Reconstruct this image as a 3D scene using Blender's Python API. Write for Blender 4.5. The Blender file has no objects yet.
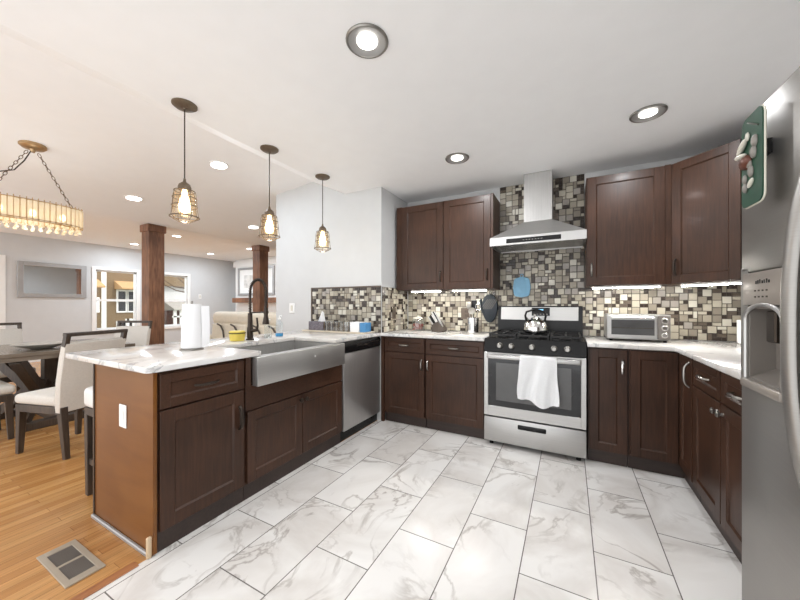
import bpy, bmesh, math, random
from mathutils import Vector, Matrix

random.seed(7)
scene = bpy.context.scene
COL = scene.collection
PI = math.pi

# ------------------------------------------------------------------ camera, world, exposure
cam_d = bpy.data.cameras.new('camera')
cam_d.sensor_width = 36.0
cam_d.lens = 319.45 / 800 * 36.0
cam_d.shift_y = 4.7 / 800
cam_d.clip_start = 0.02
cam = bpy.data.objects.new('camera', cam_d)
COL.objects.link(cam)
cam.location = (0, 0, 1.207)
cam.rotation_euler = (PI / 2, 0, math.radians(27.91))
scene.camera = cam

scene.view_settings.view_transform = 'Standard'
scene.view_settings.look = 'None'
scene.view_settings.gamma = 1
scene.view_settings.use_curve_mapping = False
scene.view_settings.exposure = 0.68

world = bpy.data.worlds.new('sky')
scene.world = world
world.use_nodes = True
wn = world.node_tree.nodes
wn['Background'].inputs['Color'].default_value = (0.975, 0.985, 1.0, 1)
wn['Background'].inputs['Strength'].default_value = 1.4

sun_d = bpy.data.lights.new('sun', 'SUN')
sun_d.energy = 1.1; sun_d.angle = .02; sun_d.color = (1, .97, .92)
sun = bpy.data.objects.new('sun', sun_d)
COL.objects.link(sun)
sun.location = (0, 5, 12)
sun.rotation_euler = (0, math.radians(46), math.radians(12))

CAN_W = 6.0      # kitchen recessed lamps
FAR_W = 6.0
LIVING_W = 14.0      # dining and living lamps
PEND_W = .8
CHAND_W = 1.4

# ------------------------------------------------------------------ materials
def lin(c):
    o = []
    for v in c:
        v /= 255.0
        o.append(v / 12.92 if v <= 0.04045 else ((v + 0.055) / 1.055) ** 2.4)
    return (o[0], o[1], o[2], 1.0)

def base_mat(name):
    m = bpy.data.materials.new(name)
    m.use_nodes = True
    return m, m.node_tree.nodes, m.node_tree.links, m.node_tree.nodes['Principled BSDF']

def N(nodes, typ, **kw):
    n = nodes.new(typ)
    for k, v in kw.items():
        setattr(n, k, v)
    return n

def mat(name, rgb, rough=0.5, metal=0.0, var=0.06, scale=8.0, stretch=(1, 1, 1), bump=0.0, coat=0.0, spec=0.5, emit=None, estr=0.0, rvar=0.0):
    """principled with a noise that varies the colour a little"""
    m, nd, lk, p = base_mat(name)
    c = lin(rgb)
    tc = N(nd, 'ShaderNodeTexCoord'); mp = N(nd, 'ShaderNodeMapping')
    mp.inputs['Scale'].default_value = stretch
    lk.new(tc.outputs['Object'], mp.inputs['Vector'])
    nz = N(nd, 'ShaderNodeTexNoise')
    nz.inputs['Scale'].default_value = scale; nz.inputs['Detail'].default_value = 5
    lk.new(mp.outputs['Vector'], nz.inputs['Vector'])
    mx = N(nd, 'ShaderNodeMix', data_type='RGBA')
    mx.inputs['A'].default_value = tuple(max(0, v * (1 - var)) for v in c[:3]) + (1,)
    mx.inputs['B'].default_value = tuple(min(1, v * (1 + var)) for v in c[:3]) + (1,)
    rp = N(nd, 'ShaderNodeMapRange'); rp.inputs['From Min'].default_value = .3; rp.inputs['From Max'].default_value = .7
    lk.new(nz.outputs['Fac'], rp.inputs['Value'])
    lk.new(rp.outputs['Result'], mx.inputs['Factor'])
    lk.new(mx.outputs['Result'], p.inputs['Base Color'])
    p.inputs['Roughness'].default_value = rough
    p.inputs['Metallic'].default_value = metal
    p.inputs['Coat Weight'].default_value = coat
    p.inputs['Coat Roughness'].default_value = 0.15
    p.inputs['Specular IOR Level'].default_value = spec
    if rvar:
        r2 = N(nd, 'ShaderNodeMapRange')
        r2.inputs['To Min'].default_value = rough - rvar; r2.inputs['To Max'].default_value = rough + rvar
        lk.new(nz.outputs['Fac'], r2.inputs['Value']); lk.new(r2.outputs['Result'], p.inputs['Roughness'])
    if bump:
        b = N(nd, 'ShaderNodeBump'); b.inputs['Strength'].default_value = bump; b.inputs['Distance'].default_value = 0.01
        lk.new(nz.outputs['Fac'], b.inputs['Height']); lk.new(b.outputs['Normal'], p.inputs['Normal'])
    if emit:
        p.inputs['Emission Color'].default_value = lin(emit); p.inputs['Emission Strength'].default_value = estr
    return m

def vein_nodes(nd, lk, vec, scale, dist, width):
    nz = N(nd, 'ShaderNodeTexNoise')
    nz.inputs['Scale'].default_value = scale; nz.inputs['Detail'].default_value = 6
    nz.inputs['Distortion'].default_value = dist; nz.inputs['Roughness'].default_value = 0.55
    lk.new(vec, nz.inputs['Vector'])
    s = N(nd, 'ShaderNodeMath', operation='SUBTRACT'); s.inputs[1].default_value = 0.5
    lk.new(nz.outputs['Fac'], s.inputs[0])
    a = N(nd, 'ShaderNodeMath', operation='ABSOLUTE'); lk.new(s.outputs[0], a.inputs[0])
    r = N(nd, 'ShaderNodeMapRange'); r.inputs['From Min'].default_value = 0; r.inputs['From Max'].default_value = width
    r.inputs['To Min'].default_value = 1; r.inputs['To Max'].default_value = 0
    lk.new(a.outputs[0], r.inputs['Value'])
    return r.outputs['Result']

def marble(name, base, vein, warm, scale=2.0, rough=0.2, tile=False):
    m, nd, lk, p = base_mat(name)
    geo = N(nd, 'ShaderNodeNewGeometry')
    vec = geo.outputs['Position']
    brick = None
    if tile:
        sp = N(nd, 'ShaderNodeSeparateXYZ'); lk.new(vec, sp.inputs[0])
        ax = N(nd, 'ShaderNodeMath', operation='ADD'); ax.inputs[1].default_value = -1.825; lk.new(sp.outputs['Y'], ax.inputs[0])
        ay = N(nd, 'ShaderNodeMath', operation='ADD'); ay.inputs[1].default_value = 0.20; lk.new(sp.outputs['X'], ay.inputs[0])
        cb = N(nd, 'ShaderNodeCombineXYZ'); lk.new(ax.outputs[0], cb.inputs[0]); lk.new(ay.outputs[0], cb.inputs[1])
        brick = N(nd, 'ShaderNodeTexBrick')
        brick.offset = 0.5; brick.squash = 1
        for k, v in (('Scale', 1.0), ('Mortar Size', 0.0026), ('Mortar Smooth', 0.1), ('Bias', 0.0), ('Brick Width', 0.61), ('Row Height', 0.305)):
            brick.inputs[k].default_value = v
        brick.inputs['Color1'].default_value = (0, 0, 0, 1); brick.inputs['Color2'].default_value = (1, 1, 1, 1)
        brick.inputs['Mortar'].default_value = (0, 0, 0, 1)
        lk.new(cb.outputs[0], brick.inputs['Vector'])
        vm = N(nd, 'ShaderNodeVectorMath', operation='SCALE'); vm.inputs['Scale'].default_value = 17.0
        lk.new(brick.outputs['Color'], vm.inputs[0])
        va = N(nd, 'ShaderNodeVectorMath', operation='ADD'); lk.new(vec, va.inputs[0]); lk.new(vm.outputs[0], va.inputs[1])
        vec = va.outputs[0]
    v1 = vein_nodes(nd, lk, vec, scale, 1.3, 0.035)
    v2 = vein_nodes(nd, lk, vec, scale * 0.45, 0.8, 0.11)
    mask = N(nd, 'ShaderNodeTexNoise'); mask.inputs['Scale'].default_value = scale * 0.9; lk.new(vec, mask.inputs['Vector'])
    mr = N(nd, 'ShaderNodeMapRange'); mr.inputs['From Min'].default_value = .42; mr.inputs['From Max'].default_value = .62
    lk.new(mask.outputs['Fac'], mr.inputs['Value'])
    f1 = N(nd, 'ShaderNodeMath', operation='MULTIPLY'); lk.new(v1, f1.inputs[0]); lk.new(mr.outputs[0], f1.inputs[1])
    mA = N(nd, 'ShaderNodeMix', data_type='RGBA'); mA.inputs['A'].default_value = lin(base); mA.inputs['B'].default_value = lin(warm)
    h = N(nd, 'ShaderNodeMath', operation='MULTIPLY'); h.inputs[1].default_value = 0.75; lk.new(v2, h.inputs[0])
    lk.new(h.outputs[0], mA.inputs['Factor'])
    mB = N(nd, 'ShaderNodeMix', data_type='RGBA'); mB.inputs['B'].default_value = lin(vein)
    lk.new(f1.outputs[0], mB.inputs['Factor']); lk.new(mA.outputs['Result'], mB.inputs['A'])
    out = mB.outputs['Result']
    p.inputs['Roughness'].default_value = rough
    if tile:
        mC = N(nd, 'ShaderNodeMix', data_type='RGBA'); mC.inputs['B'].default_value = lin((112, 108, 104))
        lk.new(brick.outputs['Fac'], mC.inputs['Factor']); lk.new(out, mC.inputs['A']); out = mC.outputs['Result']
        b = N(nd, 'ShaderNodeBump'); b.invert = True; b.inputs['Strength'].default_value = 0.3; b.inputs['Distance'].default_value = 0.003
        lk.new(brick.outputs['Fac'], b.inputs['Height']); lk.new(b.outputs['Normal'], p.inputs['Normal'])
    lk.new(out, p.inputs['Base Color'])
    return m

def wood(name, c1, c2, axis='Z', rough=0.35, coat=0.0, scale=6.0, stretch=14.0, grain=0.05, spec=.5):
    m, nd, lk, p = base_mat(name)
    tc = N(nd, 'ShaderNodeTexCoord'); mp = N(nd, 'ShaderNodeMapping')
    s = [stretch, stretch, stretch]; s['XYZ'.index(axis)] = 1.0
    mp.inputs['Scale'].default_value = s
    lk.new(tc.outputs['Object'], mp.inputs['Vector'])
    nz = N(nd, 'ShaderNodeTexNoise'); nz.inputs['Scale'].default_value = scale; nz.inputs['Detail'].default_value = 6
    nz.inputs['Distortion'].default_value = 0.6
    lk.new(mp.outputs['Vector'], nz.inputs['Vector'])
    n2 = N(nd, 'ShaderNodeTexNoise'); n2.inputs['Scale'].default_value = 3.0; lk.new(tc.outputs['Object'], n2.inputs['Vector'])
    ad = N(nd, 'ShaderNodeMath', operation='ADD'); lk.new(nz.outputs['Fac'], ad.inputs[0]); lk.new(n2.outputs['Fac'], ad.inputs[1])
    r = N(nd, 'ShaderNodeMapRange'); r.inputs['From Min'].default_value = .75; r.inputs['From Max'].default_value = 1.25
    lk.new(ad.outputs[0], r.inputs['Value'])
    mx = N(nd, 'ShaderNodeMix', data_type='RGBA'); mx.inputs['A'].default_value = lin(c1); mx.inputs['B'].default_value = lin(c2)
    lk.new(r.outputs[0], mx.inputs['Factor']); lk.new(mx.outputs['Result'], p.inputs['Base Color'])
    p.inputs['Specular IOR Level'].default_value = spec; p.inputs['Roughness'].default_value = rough; p.inputs['Coat Weight'].default_value = coat; p.inputs['Coat Roughness'].default_value = .12
    b = N(nd, 'ShaderNodeBump'); b.inputs['Strength'].default_value = grain; b.inputs['Distance'].default_value = 0.005
    lk.new(nz.outputs['Fac'], b.inputs['Height']); lk.new(b.outputs['Normal'], p.inputs['Normal'])
    return m

def plank_floor(name):
    m, nd, lk, p = base_mat(name)
    geo = N(nd, 'ShaderNodeNewGeometry')
    sp = N(nd, 'ShaderNodeSeparateXYZ'); lk.new(geo.outputs['Position'], sp.inputs[0])
    cb = N(nd, 'ShaderNodeCombineXYZ'); lk.new(sp.outputs['Y'], cb.inputs[0]); lk.new(sp.outputs['X'], cb.inputs[1])
    br = N(nd, 'ShaderNodeTexBrick'); br.offset = 0.37; br.offset_frequency = 3
    for k, v in (('Scale', 1.0), ('Mortar Size', 0.0008), ('Mortar Smooth', 0.0), ('Bias', 0.0), ('Brick Width', 1.1), ('Row Height', 0.057)):
        br.inputs[k].default_value = v
    br.inputs['Color1'].default_value = lin((206, 156, 98)); br.inputs['Color2'].default_value = lin((182, 128, 74))
    br.inputs['Mortar'].default_value = lin((120, 76, 40))
    lk.new(cb.outputs[0], br.inputs['Vector'])
    mp = N(nd, 'ShaderNodeMapping'); mp.inputs['Scale'].default_value = (1.2, 26, 1); lk.new(cb.outputs[0], mp.inputs['Vector'])
    nz = N(nd, 'ShaderNodeTexNoise'); nz.inputs['Scale'].default_value = 2.2; nz.inputs['Detail'].default_value = 6; nz.inputs['Distortion'].default_value = .5
    lk.new(mp.outputs[0], nz.inputs['Vector'])
    mx = N(nd, 'ShaderNodeMix', data_type='RGBA', blend_type='MULTIPLY'); mx.inputs['Factor'].default_value = 0.55
    cr = N(nd, 'ShaderNodeMapRange'); cr.inputs['From Min'].default_value = .3; cr.inputs['From Max'].default_value = .7
    cr.inputs['To Min'].default_value = .6; cr.inputs['To Max'].default_value = 1.15
    lk.new(nz.outputs['Fac'], cr.inputs['Value']); lk.new(br.outputs['Color'], mx.inputs['A']); lk.new(cr.outputs[0], mx.inputs['B'])
    lk.new(mx.outputs['Result'], p.inputs['Base Color'])
    p.inputs['Roughness'].default_value = 0.24
    return m

def glass_mat(name, tint=(1, 1, 1), refl=0.12):
    m = bpy.data.materials.new(name); m.use_nodes = True
    nd, lk = m.node_tree.nodes, m.node_tree.links
    nd.clear()
    out = N(nd, 'ShaderNodeOutputMaterial'); mx = N(nd, 'ShaderNodeMixShader')
    t = N(nd, 'ShaderNodeBsdfTransparent'); t.inputs['Color'].default_value = tint + (1,)
    g = N(nd, 'ShaderNodeBsdfGlossy'); g.inputs['Roughness'].default_value = 0.03
    mx.inputs['Fac'].default_value = refl
    lk.new(t.outputs[0], mx.inputs[1]); lk.new(g.outputs[0], mx.inputs[2]); lk.new(mx.outputs[0], out.inputs['Surface'])
    return m

def emis(name, rgb, strength):
    m = bpy.data.materials.new(name); m.use_nodes = True
    nd, lk = m.node_tree.nodes, m.node_tree.links
    nd.clear()
    out = N(nd, 'ShaderNodeOutputMaterial'); e = N(nd, 'ShaderNodeEmission')
    e.inputs['Color'].default_value = lin(rgb); e.inputs['Strength'].default_value = strength
    lk.new(e.outputs[0], out.inputs['Surface'])
    return m

M = {}
M['wall'] = mat('wall_paint', (204, 205, 205), .8, var=.015)
M['ceiling'] = mat('ceiling_paint', (247, 247, 247), .75, var=.01)
M['white'] = mat('white_trim', (238, 238, 236), .45, var=.02)
M['tile'] = marble('marble_floor_tile', (236, 234, 231), (178, 172, 166), (212, 207, 202), 2.6, .22, True)
M['stone'] = marble('marble_worktop', (226, 225, 223), (168, 168, 170), (208, 202, 195), 3.2, .12)
M['plank'] = plank_floor('oak_strip_floor')
M['cab'] = wood('espresso_wood', (51, 32, 21), (72, 46, 32), 'Z', .4, .03, spec=.35)
M['cabh'] = wood('espresso_wood_level', (51, 32, 21), (72, 46, 32), 'X', .4, .03, spec=.35)
M['toe'] = wood('dark_toe_wood', (44, 33, 29), (62, 48, 42), 'X', .5)
M['endp'] = wood('walnut_panel', (104, 61, 24), (122, 77, 34), 'X', .3, 0, 2.0, 6, .01, spec=.35)
M['post'] = wood('stained_post_wood', (92, 60, 42), (146, 102, 74), 'Z', .5, 0, 5, 9, .15)
M['dark_wood'] = wood('charcoal_wood', (54, 45, 39), (82, 70, 60), 'Z', .42)
M['steel'] = mat('brushed_steel', (190, 189, 187), .38, .9, .05, 4, (40, 40, 1), rvar=.05)
M['steelh'] = mat('brushed_steel_level', (190, 189, 187), .40, .9, .05, 4, (1, 1, 60), rvar=.05)
M['steel_d'] = mat('dishwasher_steel', (186, 184, 182), .36, .88, .06, 4, (40, 40, 1), rvar=.05)  # dishwasher steel, a touch darker than the other brushed steel
M['fridge'] = mat('fridge_steel', (158, 155, 151), .38, .9, .04, 4, (1, 1, 70), rvar=.05)
M['chrome'] = mat('polished_metal', (225, 224, 222), .1, 1, .02)
M['nickel'] = mat('satin_nickel', (150, 147, 142), .3, 1, .05)
M['bronze'] = mat('dark_bronze', (66, 58, 52), .38, .8, .1, 30)
M['rust'] = mat('aged_bronze', (112, 98, 82), .5, .6, .15, 40)
M['brass'] = mat('champagne_brass', (176, 148, 112), .35, .8, .1, 40)
M['black'] = mat('black_enamel', (17, 17, 18), .25, 0, .1, spec=.3)
M['iron'] = mat('cast_iron', (34, 33, 33), .55, .2, .15, 60)
M['plastic_grey'] = mat('grey_plastic', (120, 114, 108), .4, 0, .03)
M['taupe'] = mat('silver_painted_plastic', (158, 150, 142), .38, .5, .03)
M['dglass'] = mat('dark_oven_glass', (30, 30, 32), .08, 0, .05, spec=.5)
M['oglass'] = mat('smoked_grey_glass', (80, 80, 80), .08, 0, .08, spec=.7)
M['cream'] = mat('cream_fabric', (208, 203, 195), .9, 0, .04, 90, bump=.15)
M['creamw'] = mat('pale_stool_vinyl', (226, 226, 224), .5, 0, .02)
M['leather'] = mat('ivory_leather', (214, 203, 184), .5, 0, .05, 20, bump=.1)
M['towel'] = mat('white_terry', (236, 237, 238), .95, 0, .03, 120, bump=.35)
M['paper'] = mat('white_paper', (240, 241, 243), .85, 0, .02)
M['navy'] = mat('slate_quilted_cloth', (36, 42, 49), .8, 0, .15, 60, bump=.3)
M['blue'] = mat('light_blue_silicone', (128, 178, 208), .55, 0, .05, 30)
M['yellow'] = mat('yellow_plastic', (226, 204, 92), .45, 0, .04)
M['olive'] = mat('dark_olive_rim', (96, 86, 40), .5, 0, .04)
M['green'] = mat('green_glazed_ceramic', (24, 68, 50), .3, 0, .2, 25)
M['copper'] = mat('reddish_brown_glaze', (96, 56, 42), .35, .2, .1)
M['greyc'] = mat('grey_glaze', (172, 168, 161), .4, 0, .12, 40)
M['greyg'] = mat('dull_grey_glaze', (128, 124, 118), .45, 0, .15, 40)
M['ivory'] = mat('ivory_glaze', (206, 203, 190), .4, 0, .06)
M['glass'] = glass_mat('window_glass', (1, 1, 1), .05)
M['clear'] = glass_mat('clear_jar_glass', (.93, .95, .95), .14)
M['amber'] = glass_mat('amber_tinted_glass', (1, .95, .86), .10)
M['mirror'] = mat('mirror_silver', (235, 238, 240), .03, 1, .0)
M['silverframe'] = mat('silver_frame', (168, 167, 166), .4, .4, .05)
M['led'] = emis('lamp_diffuser', (255, 252, 246), 9)
M['can'] = emis('recessed_lamp_glow', (255, 251, 244), 5)
M['bulb'] = emis('filament_bulb', (255, 228, 176), 7)
M['strip'] = emis('strip_lamp', (255, 251, 244), 48)
M['crystal'] = mat('crystal_glass', (246, 234, 208), .1, 0, .05, 20, emit=(255, 222, 170), estr=.12)  # faint warm emission stands in for bulb light caught in the crystal
_nt = M['crystal'].node_tree
_p, _o = _nt.nodes['Principled BSDF'], _nt.nodes['Material Output']
_t = _nt.nodes.new('ShaderNodeBsdfTransparent'); _t.inputs['Color'].default_value = (.97, .93, .86, 1)
_x = _nt.nodes.new('ShaderNodeMixShader'); _x.inputs['Fac'].default_value = .5
_nt.links.new(_p.outputs[0], _x.inputs[1]); _nt.links.new(_t.outputs[0], _x.inputs[2]); _nt.links.new(_x.outputs[0], _o.inputs['Surface'])
M['display'] = mat('blue_lit_display', (20, 30, 40), .2, 0, .02, emit=(120, 190, 235), estr=1.5)
M['siding'] = mat('tan_siding', (128, 108, 82), .8, 0, .06, 3, (1, 1, 30))
M['roof'] = mat('orange_shingle', (196, 160, 116), .85, 0, .1, 20)
M['bark'] = mat('bark', (90, 72, 58), .9, 0, .2, 20)
M['red'] = mat('red_candy', (150, 62, 50), .4, 0, .3, 60)
M['sky_blue'] = mat('blue_card', (74, 138, 190), .5, 0, .05)
M['bluegreen'] = mat('blue_soap', (60, 140, 190), .2, 0, .05)
M['lavender'] = mat('patterned_card', (104, 98, 106), .6, 0, .45, 60)
M['brownplate'] = mat('brown_cover_plate', (92, 80, 70), .45, .3, .06)
M['grout'] = mat('mosaic_grout', (72, 64, 56), .8, 0, .08)
M['art'] = mat('pale_print', (214, 212, 208), .6, 0, .3, 5)
M['grass'] = mat('grass_ground', (120, 126, 92), .95, 0, .2, 4)
MOS = [mat('mosaic_cream', (200, 196, 183), .25, 0, .05), mat('mosaic_beige', (176, 169, 153), .3, 0, .06),
       mat('mosaic_sand', (156, 148, 132), .35, 0, .06), mat('mosaic_taupe', (134, 126, 113), .35, 0, .08),
       mat('mosaic_grey', (152, 146, 138), .25, 0, .06), mat('mosaic_brown', (58, 49, 43), .25, 0, .1),
       mat('mosaic_umber', (92, 81, 70), .3, 0, .1)]

# ------------------------------------------------------------------ mesh builder
class MB:
    def __init__(self, T=None):
        self.bm = bmesh.new(); self.T = T or Matrix.Identity(4); self.mi = 0
    def _take(self, tmp):
        for f in tmp.faces: f.material_index = self.mi
        bmesh.ops.transform(tmp, matrix=self.T, verts=tmp.verts)
        if self.T.determinant() < 0:
            bmesh.ops.reverse_faces(tmp, faces=tmp.faces)
        me = bpy.data.meshes.new('tmp'); tmp.to_mesh(me); tmp.free()
        self.bm.from_mesh(me); bpy.data.meshes.remove(me)
        return self
    def box(self, x0, x1, y0, y1, z0, z1, bev=0.0, seg=1, R=None):
        t = bmesh.new(); bmesh.ops.create_cube(t, size=1)
        bmesh.ops.scale(t, vec=(abs(x1 - x0), abs(y1 - y0), abs(z1 - z0)), verts=t.verts)
        if bev: bmesh.ops.bevel(t, geom=t.edges[:], offset=bev, segments=seg, profile=.5, affect='EDGES')
        if R is not None: bmesh.ops.transform(t, matrix=R, verts=t.verts)
        bmesh.ops.translate(t, vec=((x0 + x1) / 2, (y0 + y1) / 2, (z0 + z1) / 2), verts=t.verts)
        return self._take(t)
    def bar(self, a, b, w, d, bev=0.0, up=(0, 0, 1), w2=None, d2=None):
        """rectangular bar from a to b; section w x d at a, w2 x d2 at b"""
        a, b = Vector(a), Vector(b); ax = (b - a).normalized(); up = Vector(up)
        if abs(ax.dot(up)) > .98: up = Vector((0, 1, 0))
        s = ax.cross(up).normalized(); v = s.cross(ax).normalized()
        w2 = w if w2 is None else w2; d2 = d if d2 is None else d2
        t = bmesh.new(); vs = []
        for p, ww, dd in ((a, w, d), (b, w2, d2)):
            for i, j in ((-1, -1), (1, -1), (1, 1), (-1, 1)):
                vs.append(t.verts.new(p + s * i * ww / 2 + v * j * dd / 2))
        t.faces.new(vs[0:4][::-1]); t.faces.new(vs[4:8])
        for k in range(4): t.faces.new((vs[k], vs[(k + 1) % 4], vs[4 + (k + 1) % 4], vs[4 + k]))
        bmesh.ops.recalc_face_normals(t, faces=t.faces)
        if bev: bmesh.ops.bevel(t, geom=t.edges[:], offset=bev, segments=1, affect='EDGES')
        return self._take(t)
    def prism(self, poly, h0, h1, axes='xyz', bev=0.0, seg=1):
        """poly: 2D points in the plane of the first two axes, extruded along the third"""
        t = bmesh.new(); idx = ['xyz'.index(c) for c in axes]
        def P(a, b, c):
            v = [0, 0, 0]; v[idx[0]] = a; v[idx[1]] = b; v[idx[2]] = c; return v
        lo = [t.verts.new(P(a, b, h0)) for a, b in poly]; hi = [t.verts.new(P(a, b, h1)) for a, b in poly]
        t.faces.new(lo); t.faces.new(hi); n = len(poly)
        for k in range(n): t.faces.new((lo[k], lo[(k + 1) % n], hi[(k + 1) % n], hi[k]))
        bmesh.ops.recalc_face_normals(t, faces=t.faces)
        if bev:
            es = [e for e in t.edges if len(set(e.verts) & set(lo)) == 2 or len(set(e.verts) & set(hi)) == 2]
            bmesh.ops.bevel(t, geom=es, offset=bev, segments=seg, profile=.5, affect='EDGES')
        return self._take(t)
    def lathe(self, prof, c=(0, 0, 0), seg=24, R=None, cap=True):
        t = bmesh.new(); rings = []
        for r, z in prof:
            rings.append([t.verts.new((r * math.cos(2 * PI * k / seg), r * math.sin(2 * PI * k / seg), z)) for k in range(seg)])
        for a, b in zip(rings, rings[1:]):
            for k in range(seg): t.faces.new((a[k], a[(k + 1) % seg], b[(k + 1) % seg], b[k]))
        if cap: t.faces.new(rings[0][::-1]); t.faces.new(rings[-1])
        bmesh.ops.remove_doubles(t, verts=t.verts, dist=1e-6)
        bmesh.ops.recalc_face_normals(t, faces=t.faces)
        if R is not None: bmesh.ops.transform(t, matrix=R, verts=t.verts)
        bmesh.ops.translate(t, vec=c, verts=t.verts)
        return self._take(t)
    def cyl(self, a, b, r, r2=None, seg=16):
        a, b = Vector(a), Vector(b); d = b - a
        R = Vector((0, 0, 1)).rotation_difference(d).to_matrix().to_4x4()
        return self.lathe([(r, 0), (r if r2 is None else r2, d.length)], a, seg, R)
    def tube(self, pts, r, seg=8, closed=False, flat=1.0):
        pts = [Vector(p) for p in pts]; n = len(pts); t = bmesh.new(); rings = []; prev = None
        for i, p in enumerate(pts):
            if closed: tan = pts[(i + 1) % n] - pts[i - 1]
            else: tan = pts[min(i + 1, n - 1)] - pts[max(i - 1, 0)]
            tan.normalize()
            if prev is None:
                u = Vector((0, 0, 1)) if abs(tan.z) < .9 else Vector((1, 0, 0))
                s = tan.cross(u).normalized()
            else:
                s = (prev - tan * prev.dot(tan)).normalized()
            v = tan.cross(s); prev = s
            rr = r[i] if isinstance(r, (list, tuple)) else r
            rings.append([t.verts.new(p + (s * math.cos(2 * PI * k / seg) + v * math.sin(2 * PI * k / seg) * flat) * rr) for k in range(seg)])
        m = n if closed else n - 1
        for i in range(m):
            a, b = rings[i], rings[(i + 1) % n]
            for k in range(seg): t.faces.new((a[k], a[(k + 1) % seg], b[(k + 1) % seg], b[k]))
        if not closed: t.faces.new(rings[0][::-1]); t.faces.new(rings[-1])
        bmesh.ops.recalc_face_normals(t, faces=t.faces)
        return self._take(t)
    def ball(self, c, r, sc=(1, 1, 1), seg=16, R=None):
        t = bmesh.new(); bmesh.ops.create_uvsphere(t, u_segments=seg, v_segments=max(6, seg // 2), radius=r)
        bmesh.ops.scale(t, vec=sc, verts=t.verts)
        if R is not None: bmesh.ops.transform(t, matrix=R, verts=t.verts)
        bmesh.ops.translate(t, vec=c, verts=t.verts)
        return self._take(t)
    def grid(self, fn, nu, nv, th=0.0):
        """surface fn(u,v)->point, thickened"""
        t = bmesh.new(); vs = [[t.verts.new(fn(i / nu, j / nv)) for j in range(nv + 1)] for i in range(nu + 1)]
        for i in range(nu):
            for j in range(nv): t.faces.new((vs[i][j], vs[i + 1][j], vs[i + 1][j + 1], vs[i][j + 1]))
        bmesh.ops.recalc_face_normals(t, faces=t.faces)
        if th: bmesh.ops.solidify(t, geom=t.faces[:], thickness=th)
        return self._take(t)
    def build(self, name, mats, parent=None, smooth=35):
        me = bpy.data.meshes.new(name)
        bm = self.bm
        if parent is not None:
            off = wloc(parent)
        else:
            xs = [v.co for v in bm.verts]
            off = Vector(((min(v.x for v in xs) + max(v.x for v in xs)) / 2, (min(v.y for v in xs) + max(v.y for v in xs)) / 2, min(v.z for v in xs)))
        bmesh.ops.translate(bm, vec=-off, verts=bm.verts)
        bm.to_mesh(me); bm.free()
        for m in (mats if isinstance(mats, (list, tuple)) else [mats]): me.materials.append(m)
        if smooth:
            me.shade_smooth(); me.set_sharp_from_angle(angle=math.radians(smooth))
        o = bpy.data.objects.new(name, me); COL.objects.link(o)
        if parent is not None: o.parent = parent
        else: o.location = off
        return o

def wloc(o):
    v = Vector((0, 0, 0))
    while o is not None:
        v = v + o.location; o = o.parent
    return v

def tag(o, label, cat, group=None, kind=None):
    o['label'] = label; o['category'] = cat
    if group: o['group'] = group
    if kind: o['kind'] = kind
    return o

def thing(name, loc, label, cat, group=None):
    o = bpy.data.objects.new(name, None); COL.objects.link(o)
    o.empty_display_size = .1; o.location = loc
    return tag(o, label, cat, group)

def struct(o):
    o['kind'] = 'structure'; return o

def dup(root, loc, rz=0.0, label=None, group=None):
    r = root.copy(); COL.objects.link(r); r.location = loc; r.rotation_euler = (0, 0, rz)
    if label: r['label'] = label
    if group: r['group'] = group
    def rec(src, dst):
        for ch in list(src.children):
            c = ch.copy(); COL.objects.link(c); c.parent = dst
            rec(ch, c)
    rec(root, r)
    return r

def frame(origin, u, n):
    """local x along u, local y along outward normal n, z up"""
    u = Vector(u).normalized(); n = Vector(n).normalized()
    m = Matrix.Identity(4)
    for i in range(3):
        m[i][0] = u[i]; m[i][1] = n[i]; m[i][2] = (0, 0, 1)[i]; m[i][3] = origin[i]
    return m

# ------------------------------------------------------------------ room shell
BY = 3.46       # kitchen back wall
RX = 1.30       # right wall
XW = -1.73      # return of the left wall pier
CZ, DZ = 2.437, 2.655
def dining_z(x): return DZ - .0872 * (-2.67 - x)
FX = -10.0      # far wall of the living room
LY = 7.0        # living room end wall
SY = -1.1       # the room is open behind the camera here

b = MB().box(-1.77, RX, SY, BY, -.06, 0.0); o = struct(b.build('floor', M['tile']))
b = MB().box(FX, -1.77, SY, LY, -.06, 0.0); o = struct(b.build('floor_wood', M['plank']))
b = MB().prism([(RX + .1, CZ), (-2.2, CZ), (-2.67, DZ), (-5.48, 2.41), (-5.48, 2.52), (-5.60, 2.52), (-5.60, DZ), (FX - .12, DZ), (FX - .12, 2.95), (RX + .1, 2.95)], SY, LY + .12, 'xzy')
struct(b.build('ceiling', M['ceiling'], smooth=20))
b = MB().box(XW, RX + .1, BY, BY + .12, 0, CZ); struct(b.build('wall_back', M['wall']))
b = MB().box(RX, RX + .1, SY, BY, 0, CZ); struct(b.build('wall_right', M['wall']))
b = MB().prism([(-3.29, 2.85), (XW, 2.85), (XW, LY), (-3.29, LY)], 0, CZ + .23, 'xyz'); struct(b.build('wall_left', M['wall']))
b = MB().box(FX, -3.29, LY, LY + .12, 0, DZ); struct(b.build('wall_living', M['wall']))
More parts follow.
